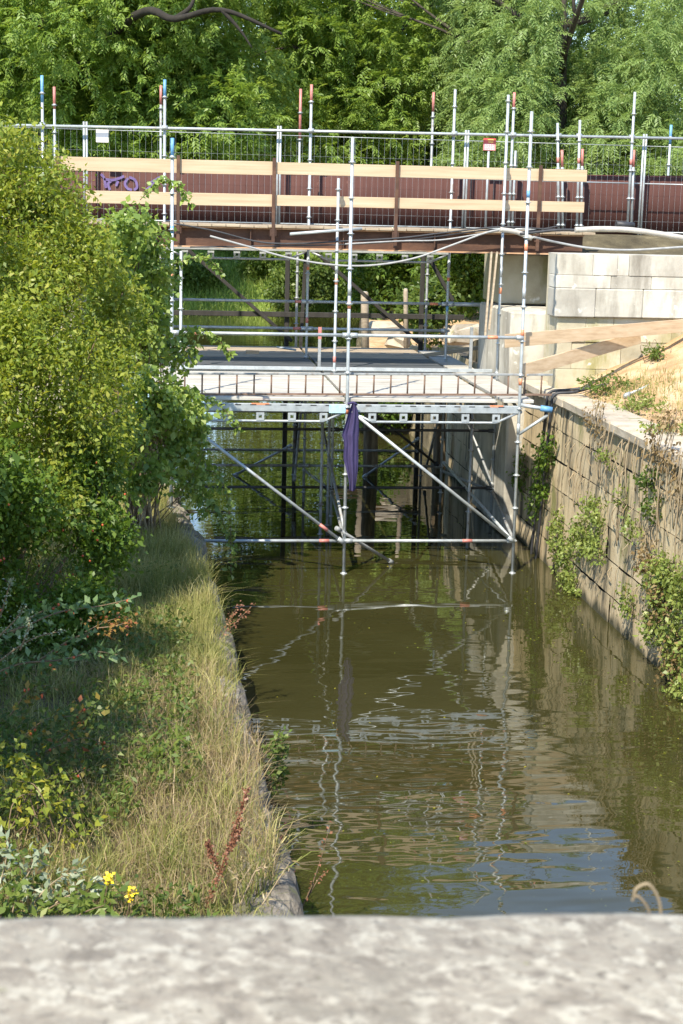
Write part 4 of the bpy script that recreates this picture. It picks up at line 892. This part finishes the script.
LL = np.array(LL); Vq, Fq = leaf_mesh(np.array(PP), np.array(DD), np.array(NN), LL, LL*.7); npmesh('foliage', Vq, Fq, M['leaf_bramble'], t, tint=tint_of(len(LL), 4))
# tree off to the left that shades the bank
L9 = auto_lobes((-5.2, -11.6, 4.3), (1.6, 2.2, 1.4), 30, .65, 31); L9 = [l for l in L9 if l[0]+l[3]*1.3 < -3.95 and l[1]+l[4] < -9.6]
shrub('elder_tree', (-6.0, -11.0, 1.2), L9, 2600, 14, .16, .12, .06, 'leaf_hedge', 'dense elder beyond the left edge that shades the near bank', 'tree', 16)

# ---- left bank grasses
def bank_points(n, x0, x1, y0, y1, fn=None):
    P = np.stack([RNG.uniform(x0, x1, n), RNG.uniform(y0, y1, n), np.zeros(n)], 1)
    P = P[P[:, 0] < XL(P[:, 1])-.06-.06*sstep(-P[:, 1], 7.5, 9.5)-.3*sstep(P[:, 1], -3.5, -1.5)+.10*vnoise(P[:, 0]*3, P[:, 1], 2.3)]
    if fn is not None: P = P[fn(P)]
    P[:, 2] = np.where(P[:, 0] > XL(P[:, 1])-.55, .84, ground_h(P[:, 0], P[:, 1])); return P
def patch(P, s, lo): return vnoise(P[:, 0], P[:, 1], s)+.5*vnoise(P[:, 0]+3, P[:, 1]+5, s*2.7) > lo
P = bank_points(36000, -5.5, -1.7, -15, 2.2, lambda P: patch(P, 1.7, -.4))
cc = bank_points(900, -5.5, -1.7, -15, 2.2); Q = np.repeat(cc, 30, 0)+RNG.normal(size=(len(cc)*30, 3))*np.array([.07, .07, 0]); Q = Q[Q[:, 0] < XL(Q[:, 1])-.02]
g = grass_blades(P, .20, .8, .007, cl=np.clip(.45+.5*vnoise(P[:, 0], P[:, 1], 1.3)+.35*sstep(-P[:, 1], 9.5, 11), 0, 1)); g1 = merge(g, grass_blades(Q, .30, .9, .009, cl=np.clip(.45+.6*vnoise(Q[:, 0], Q[:, 1], 2.9), 0, 1)))
P = bank_points(11000, -3.3, -2.15, -8.5, 2.2, lambda P: patch(P, 2.6, -.5)); g2 = grass_blades(P, .36, .85, .006, (.03, 0), .3, 1, np.clip(.55+.5*vnoise(P[:, 0], P[:, 1], 3.1), 0, 1))
V_, F_, T_ = merge(g1, g2); tag(npmesh('grass', V_, F_, M['grass'], tint=T_), 'tall green and straw coloured grass along the left bank', 'grass', kind='stuff')
P = bank_points(16000, -4.4, -1.7, -15, -8.0, lambda P: patch(P, 1.9, -.35)); P = P[RNG.random(len(P)) < sstep(P[:, 0], -4.2, -2.2)+.15]; g = grass_blades(P, .30, .8, .006)
tag(npmesh('grass', *g[:2], M['grass_dry'], tint=g[2]), 'dry matted grass on the near end of the left bank', 'grass', kind='stuff')
# low herb layer
P = bank_points(4400, -5.6, -2.45, -15, -4.0, lambda P: patch(P, 1.3, -.15)); per = 8
c = np.repeat(P, per, 0)+np.abs(RNG.normal(size=(len(P)*per, 3)))*np.array([.06, .06, .13])*np.sign(RNG.normal(size=(len(P)*per, 3)))*np.array([1, 1, 0])+np.stack([0*np.arange(len(P)*per)]*2+[RNG.uniform(.02, .30, len(P)*per)], 1)
Vh, Fh = leaf_mesh(c, rnd_dirs(len(c))+np.array([0, 0, -.1]), unit(rnd_dirs(len(c))*.7+np.array([0, 0, .9])), RNG.uniform(.04, .085, len(c)), RNG.uniform(.018, .04, len(c)))
tag(npmesh('undergrowth', Vh, Fh, M['leaf_weed'], tint=tint_of(len(c), 4)), 'low leafy weeds covering the shaded part of the left bank', 'undergrowth', kind='stuff')

# floating leaves and specks on the water
n = 520; P = np.stack([RNG.uniform(-1.6, 3.15, n), RNG.uniform(-11, 4, n), np.full(n, .004)], 1); keep = (RNG.random(n) < .25+.75*sstep(P[:, 0], 1.2, 3.1)) & (P[:, 0] > XL(P[:, 1])+.15); P = P[keep]; n = len(P)
d_ = rnd_dirs(n); d_[:, 2] *= .05; Vq, Fq = leaf_mesh(P, d_, np.tile([[0, 0, 1.0]], (n, 1)), RNG.uniform(.015, .05, n), RNG.uniform(.012, .03, n), .05)
tag(npmesh('leaves', Vq, Fq, M['leaf_yellow'], tint=tint_of(n, 4)), 'small fallen leaves floating on the canal, most near the right wall', 'leaves', kind='stuff')

# ---- near plants at the lower left
def sprig(name, paths, y, label, leaf, L, n_per, cat, stem='twig', r=.005, wid=.6, berries=0, spread=.03, berry_mat='hip', tl=(0, 1), jitter_y=.15):
    t = empty(name, at(paths[0][0][0], paths[0][0][1], Y=y), label, cat); m = MB(); PP, DD, NN = [], [], []; bp = []
    for uv in paths:
        yy = y+random.uniform(-jitter_y, jitter_y); pts = curve_pts([at(u, v, Y=yy) for u, v in uv], 10); m.tube(pts, [r*(1.2-.8*i/len(pts)) for i in range(len(pts))], 5)
        for i, q in enumerate(pts[2:]):
            tg = np.array((pts[min(i+3, len(pts)-1)]-pts[i+1]).normalized())
            for s in range(n_per): PP.append(np.array(q)+RNG.normal(size=3)*spread); DD.append(unit(tg*.5+rnd_dirs(1)[0])); NN.append(unit(rnd_dirs(1)[0]*.8+np.array([-.4, -.5, .8])))
            if berries and random.random() < berries: bp.append(q+Vector((random.uniform(-.03, .03), random.uniform(-.03, .03), random.uniform(-.05, .0))))
    m.build('stem', M[stem], t); n = len(PP); Ls = L*RNG.uniform(.6, 1.25, n)
    Vq, Fq = leaf_mesh(np.array(PP), np.array(DD), np.array(NN), Ls, Ls*wid); npmesh('foliage', Vq, Fq, M[leaf], t, tint=tint_of(n, 4, None, *tl))
    if bp:
        b = MB()
        for q in bp: b.tube([q, q+Vector((0, 0, .012)), q+Vector((0, 0, .024))], [.005, .013, .005], 6)
        b.build('berry', M[berry_mat], t)['kind'] = 'stuff'
    return t
sprig('hawthorn_branch', [[(-20, 640), (20, 628), (60, 612), (100, 606), (135, 598)], [(-20, 680), (20, 664), (60, 660), (95, 652), (118, 655)], [(10, 635), (35, 615), (60, 605)], [(40, 660), (70, 640), (92, 632)]], -10.6, 'long hawthorn branch with pale leaves reaching right over the shaded bank', 'leaf_spray', .075, 2, 'branch', r=.008, berries=.12, spread=.025)
sprig('lichen_branch', [[(-20, 632), (-2, 620), (8, 590), (12, 578)], [(-15, 650), (15, 620), (25, 605)], [(-10, 668), (30, 640), (66, 630)], [(20, 650), (28, 630), (30, 617)]], -11.4, 'pale lichen grown bare twigs poking in at the left edge', 'leaf_silver', .022, 4, 'branch', 'twig', r=.007, wid=.6, spread=.014)
sprig('rose_bush', [[(20, 740), (45, 720), (75, 715), (95, 705)], [(30, 760), (60, 745), (88, 738), (108, 748)], [(10, 715), (30, 690), (50, 685)], [(60, 780), (85, 770), (112, 785)], [(60, 740), (80, 722), (90, 715)]], -11.2, 'wild rose stems with red and orange turning leaves on the shaded bank', 'leaf_red', .06, 4, 'bush', berries=.2, spread=.05)
sprig('red_foliage_plant', [[(85, 632), (105, 622), (118, 618)], [(98, 628), (115, 626), (128, 622)]], -9.2, 'patch of rust red leaves in the shade of the bank', 'leaf_red', .04, 3, 'plant', spread=.045, tl=(.75, 1))
ysh = [px_lobe(10, 770, -12.2, .20, .2, .22), px_lobe(40, 800, -12.3, .20, .2, .18), px_lobe(75, 830, -12.4, .13, .2, .13), px_lobe(5, 825, -12.5, .2, .2, .2), px_lobe(60, 790, -12.2, .12, .15, .15)]
shrub('yellowing_shrub', (-3.6, -12.4, 1.1), ysh, 130, 5, .06, .052, .030, 'leaf_yellow', 'small shrub with yellow leaves at the near lower left', 'shrub', 12, shell=.3)
sprig('mugwort', [[(10, 920), (20, 890), (35, 862), (45, 848)], [(20, 920), (45, 890), (65, 875), (80, 872)], [(-5, 900), (5, 865), (8, 840)], [(40, 920), (60, 900), (85, 890), (100, 880)]], -13.6, 'silvery leaved mugwort at the near bank corner', 'leaf_silver', .07, 2, 'plant', 'dry_twig', r=.006, wid=.4, spread=.03)
sprig('weed_clump', [[(-5, 930), (5, 905), (12, 890)], [(30, 930), (50, 908), (75, 898)], [(70, 930), (90, 905), (112, 890)], [(60, 925), (85, 912), (105, 905)]], -13.9, 'bright green leafy weed just behind the parapet', 'leaf_weed', .085, 3, 'plant', r=.006, wid=.4, spread=.04, tl=(.4, 1))
for (u, v, lab) in ((108, 879, 'yellow ragwort flower, smaller and left of its neighbour'), (131, 895, 'yellow ragwort flower head nearest the bare bank edge')):
    c = at(u, v, Y=-13.8); t = empty('ragwort', (c.x, c.y, 1.0), lab, 'flower'); m = MB(); m.tube(curve_pts([(c.x-.06, c.y+.05, .95), (c.x-.03, c.y+.02, (c.z+.95)/2), c], 5), .004, 5); m.build('stem', M['twig'], t)
    n = 22; d = rnd_dirs(n); d[:, 2] = np.abs(d[:, 2])*.6; cc = np.array(c)+RNG.normal(size=(n, 3))*np.array([.014, .010, .020]); Vq, Fq = leaf_mesh(cc, d, unit(d+np.array([0, -.6, .6])), np.full(n, .03), np.full(n, .02)); npmesh('flower_head', Vq, Fq, M['petal'], t)
# dock stalk with rust red seeds
dk = empty('dock_plant', at(208, 912, Y=-13.2), 'rust red dock seed stalk leaning beside the bank edge', 'plant'); m = MB(); PP = []
for uv in ([(203, 915), (215, 885), (228, 850), (240, 815), (248, 788)], [(220, 872), (212, 855), (208, 842)], [(228, 852), (236, 838), (240, 828)]):
    pts = curve_pts([at(u, v, Y=-13.2) for u, v in uv], 12); m.tube(pts, .005, 5)
    for q in pts[4:]:
        for s in range(6): PP.append(np.array(q)+RNG.normal(size=3)*np.array([.010, .010, .012]))
m.build('stem', M['dock'], dk); PP = np.array(PP); n = len(PP); Vq, Fq = leaf_mesh(PP, rnd_dirs(n), rnd_dirs(n), np.full(n, .022), np.full(n, .018)); npmesh('seed_head', Vq, Fq, M['dock'], dk, tint=tint_of(n, 4))
# tall single stalks
sprig('reed_stalk', [[(165, 762), (172, 745), (178, 735)], [(150, 775), (166, 755), (176, 742)], [(160, 770), (150, 755), (146, 740)]], -10.9, 'fresh green reed blades leaning right on the shaded bank', 'leaf_weed', .16, 1, 'plant', r=.004, wid=.12, spread=.01, tl=(.5, 1))
sprig('dry_stalk', [[(262, 905), (275, 885), (290, 862)], [(233, 905), (237, 880), (228, 868)], [(240, 905), (255, 872), (262, 868), (268, 872)]], -13.3, 'dry pale grass stalks bending over the bank edge', 'grass_dry', .05, 1, 'plant', 'dry_twig', r=.005, wid=.2, spread=.008)
sprig('dead_weed', [[(300, 912), (312, 885), (322, 855), (330, 825)], [(306, 900), (318, 880), (326, 872)]], -11.9, 'dark bare weed stem standing against the water', 'dock', .03, 1, 'plant', r=.005, spread=.008)
sprig('rusty_weed', [[(226, 625), (234, 612), (243, 604)], [(228, 632), (240, 618), (252, 606)], [(222, 640), (231, 622)]], -6.6, 'small rust brown weed on the bank edge by the water', 'dock', .03, 3, 'plant', r=.004, spread=.02)
sprig('leafy_weed', [[(268, 760), (276, 745), (281, 735)], [(270, 775), (280, 760), (284, 748)], [(268, 790), (279, 778), (283, 770)]], -10.2, 'green leafy weed growing from the bank stones over the water', 'leaf_weed', .05, 5, 'plant', r=.004, spread=.03)
# dry curled grass on the parapet edge
gp = empty('dry_grass_curl', at(655, 917, Y=-21.55), 'curled dry grass stem on the parapet edge', 'grass stem'); m = MB()
m.tube(curve_pts([at(u, v, Y=-21.45) for u, v in ((652, 922), (648, 909), (642, 900), (636, 896), (632, 901))], 8), .0012, 6)
m.tube(curve_pts([at(u, v, Y=-21.45) for u, v in ((661, 922), (660, 905), (655, 892), (647, 884), (636, 889), (634, 898))], 8), .0014, 6)
m.build('stem', M['dry_twig'], gp)

# ---- plants on the right wall
GW = 'creepers on the right quay wall'
def wall_plant(blobs, ncl, mat, label, leafL=.055, droop=.6, stems=10, sm='dry_twig', cat='creeper'):
    lobes = []
    for (u, v, rw, rz) in blobs:
        p = at(u, v, X=3.20); lobes.append((3.16, p.y, p.z, .13, rw, rz))
    b = Vector((3.24, lobes[0][1], lobes[0][2])); t = empty('wall_creeper', b, label, cat, GW)
    g = leaf_clusters(lobes, ncl, 7, .045, leafL, leafL*.62, out=.3, droop=droop, shell=.2, keep=lambda c: c[:, 0] < 3.23)
    npmesh('foliage', *g[:2], M[mat], t, tint=g[2]); m = MB()
    for k in range(stems):
        l = lobes[k % len(lobes)]; y0, z0 = l[1]+random.uniform(-.7, .7)*l[4], l[2]+random.uniform(.0, .9)*l[5]
        pts = [(3.225, y0, z0), (3.19, y0+random.uniform(-.05, .05), z0-l[5]*.6), (3.18, y0+random.uniform(-.1, .1), z0-l[5]*1.4)]
        m.tube(curve_pts(pts, 4), [.005]*9, 4)
    m.build('stem', M[sm], t); return t
wall_plant([(570, 560, .35, .40), (560, 535, .2, .35), (585, 535, .4, .3), (598, 512, .35, .2), (575, 590, .3, .16), (600, 545, .3, .2)], 420, 'leaf_ivy', 'pale green creeper hanging to the water, nearest the scaffold')
wall_plant([(668, 610, .35, .42), (660, 580, .3, .3), (680, 650, .3, .35), (672, 570, .3, .2), (690, 600, .4, .4), (655, 625, .15, .2), (685, 690, .3, .2)], 460, 'leaf_ivy', 'large green creeper covering the wall at the right edge')
wall_plant([(665, 600, .3, .4), (678, 660, .25, .35), (672, 690, .2, .15), (650, 560, .2, .2)], 170, 'leaf_dry', 'withered reddish growth mixed into the right edge creeper', .05, .9)
wall_plant([(665, 440, .35, .35), (680, 470, .3, .4), (672, 420, .3, .15), (655, 450, .15, .25)], 70, 'leaf_dry', 'dry brown roots and leaves hanging below the coping at the right edge', .05, 1.0, 26)
wall_plant([(650, 475, .14, .10), (655, 505, .12, .12), (648, 482, .12, .06)], 50, 'leaf_weed', 'small bright weed rooted in an upper wall joint')
wall_plant([(545, 480, .22, .40), (538, 500, .2, .3), (550, 450, .16, .25)], 150, 'leaf_hedge', 'dark green ivy in the shaded wall corner behind the hoses', .06)
wall_plant([(523, 470, .2, .30)], 50, 'leaf_hedge', 'small dark ivy patch in the platform shadow', .06)
wall_plant([(598, 415, .3, .25), (605, 440, .18, .25)], 26, 'leaf_dry', 'thin dry roots streaking down the middle of the wall', .04, 1.0, 24)
wall_plant([(610, 455, .12, .08), (622, 500, .14, .12), (640, 530, .2, .15), (632, 600, .15, .2)], 80, 'leaf_ivy', 'scattered sprigs in the wall joints between the two big creepers', .05)
for k, (us, lab) in enumerate(((range(610, 640, 6), 'hanging root strands on the wall below the coping notch'), (range(640, 683, 5), 'hanging root strands on the wall above the right edge creeper'))):
    t = empty('root_strands', at(us[0], 460, X=3.2), lab, 'roots', GW); m = MB()
    for u in us:
        p = at(u+random.uniform(-2, 2), 420+(u-600)*.5+random.uniform(-4, 10), X=3.19); L = random.uniform(.4, 1.2)
        m.tube(curve_pts([p, p+Vector((-.03, random.uniform(-.05, .05), -L*.5)), p+Vector((-.005, random.uniform(-.08, .08), -L))], 5), [.008]*11, 4)
    m.build('strand', M['dry_twig'], t)
t = empty('root_strands', (3.2, -2.5, 2.5), 'thin dry roots and stalks scattered down the whole sunlit quay wall', 'roots', GW); m = MB()
for k in range(90):
    y0 = random.uniform(-6.3, .9); z0 = random.choice([2.5, 2.13, 2.13, 1.68, 1.68, 1.25, .82])+random.uniform(-.05, .05); L = random.uniform(.15, .6)
    m.tube(curve_pts([(3.26, y0, z0), (3.20, y0+random.uniform(-.04, .04), z0-.08), (3.19, y0+random.uniform(-.08, .08), z0-L*.6), (3.215, y0+random.uniform(-.1, .1), z0-L)], 4), [.005+.004*random.random()]*13, 4)
m.build('strand', M['dry_twig'], t)['kind'] = 'stuff'
# weeds and grass on top of the right bank
n = 22000; P = np.stack([RNG.uniform(3.6, 6.8, n), RNG.uniform(-7.5, 1.0, n), np.zeros(n)], 1)
pp = np.exp(-((P[:, 0]-4.3)/.45)**2-((P[:, 1]+.2)/.45)**2)+.35*np.exp(-((P[:, 0]-4.9)/.8)**2-((P[:, 1]+1.2)/1.0)**2)+.5*sstep(-P[:, 1], 2, 4)*sstep(P[:, 0], 3.7, 4.1)
P = P[RNG.random(len(P)) < pp]; P[:, 2] = np.maximum(ground_h(P[:, 0], P[:, 1]), 2.6); g = grass_blades(P, .15, .7, .008)
tag(npmesh('grass', *g[:2], M['grass'], tint=g[2]), 'short green and straw grass on top of the right bank', 'grass', kind='stuff')
def bank_weed(c, n, rad, lab, mat='leaf_weed'):
    x, y = c; z = max(float(ground_h(np.array(x), np.array(y))), 2.6); lob = [(x, y, z+.10, rad[0], rad[1], rad[2])]
    shrub('bank_weed', (x, y, z), lob, n, 8, .04, .055, .028, mat, lab, 'weed', 6, 'weeds on the right bank', shell=.2)
q = at(610, 385, Z=2.85); bank_weed((q.x, q.y), 70, (.35, .3, .12), 'green weed patch at the end of the loose tube')
q = at(655, 362, Y=.8); bank_weed((q.x, q.y), 30, (.18, .15, .12), 'tall small weed on the sandy slope behind the loose tube')
q = at(640, 400, Z=2.8); bank_weed((q.x, q.y), 60, (.4, .35, .10), 'yellowish weed patch right of the loose tube', 'leaf_ivy')
q = at(672, 432, Z=2.66); bank_weed((q.x, q.y), 40, (.3, .3, .08), 'weed patch creeping over the coping at the right edge', 'leaf_ivy')

# ------------------------------------------------------------------ light
SUN = Vector((-.40, -.70, 1.0)).normalized()
w = bpy.data.worlds.new('World'); scene.world = w; w.use_nodes = True; nt = w.node_tree; nt.nodes.clear()
sky = nt.nodes.new('ShaderNodeTexSky'); sky.sky_type = 'NISHITA'; sky.sun_disc = False
sky.sun_elevation = math.asin(SUN.z); sky.sun_rotation = math.atan2(SUN.x, SUN.y); sky.air_density = 1.15; sky.dust_density = .0; sky.ozone_density = 3.0
bg = nt.nodes.new('ShaderNodeBackground'); bg.inputs['Strength'].default_value = .15; wo = nt.nodes.new('ShaderNodeOutputWorld')
nt.links.new(sky.outputs[0], bg.inputs[0]); nt.links.new(bg.outputs[0], wo.inputs[0])
sl = bpy.data.lights.new('sun', 'SUN'); sl.energy = 4.5; sl.angle = R(.53); sl.color = (1, .92, .77)
so = bpy.data.objects.new('sun', sl); COL.objects.link(so); so.rotation_euler = (-SUN).to_track_quat('-Z', 'Y').to_euler(); so.location = SUN*60

# ------------------------------------------------------------------ camera
cd = bpy.data.cameras.new('camera'); cam = bpy.data.objects.new('camera', cd); COL.objects.link(cam); scene.camera = cam
cam.matrix_world = Matrix(((_R[0], _U[0], -_F[0], CAM[0]), (_R[1], _U[1], -_F[1], CAM[1]), (_R[2], _U[2], -_F[2], CAM[2]), (0, 0, 0, 1)))
cd.sensor_fit = 'VERTICAL'; cd.sensor_height = 36; cd.sensor_width = 24; cd.lens = FPX/1024*36; cd.clip_start = .05; cd.clip_end = 2000
cd.dof.use_dof = True; cd.dof.focus_distance = 23.3; cd.dof.aperture_fstop = 15
scene.view_settings.view_transform = 'Standard'; scene.view_settings.look = 'None'; scene.view_settings.gamma = 1; scene.view_settings.exposure = 1.13
scene.render.engine = 'CYCLES'; scene.cycles.max_bounces = 6; scene.cycles.transparent_max_bounces = 4
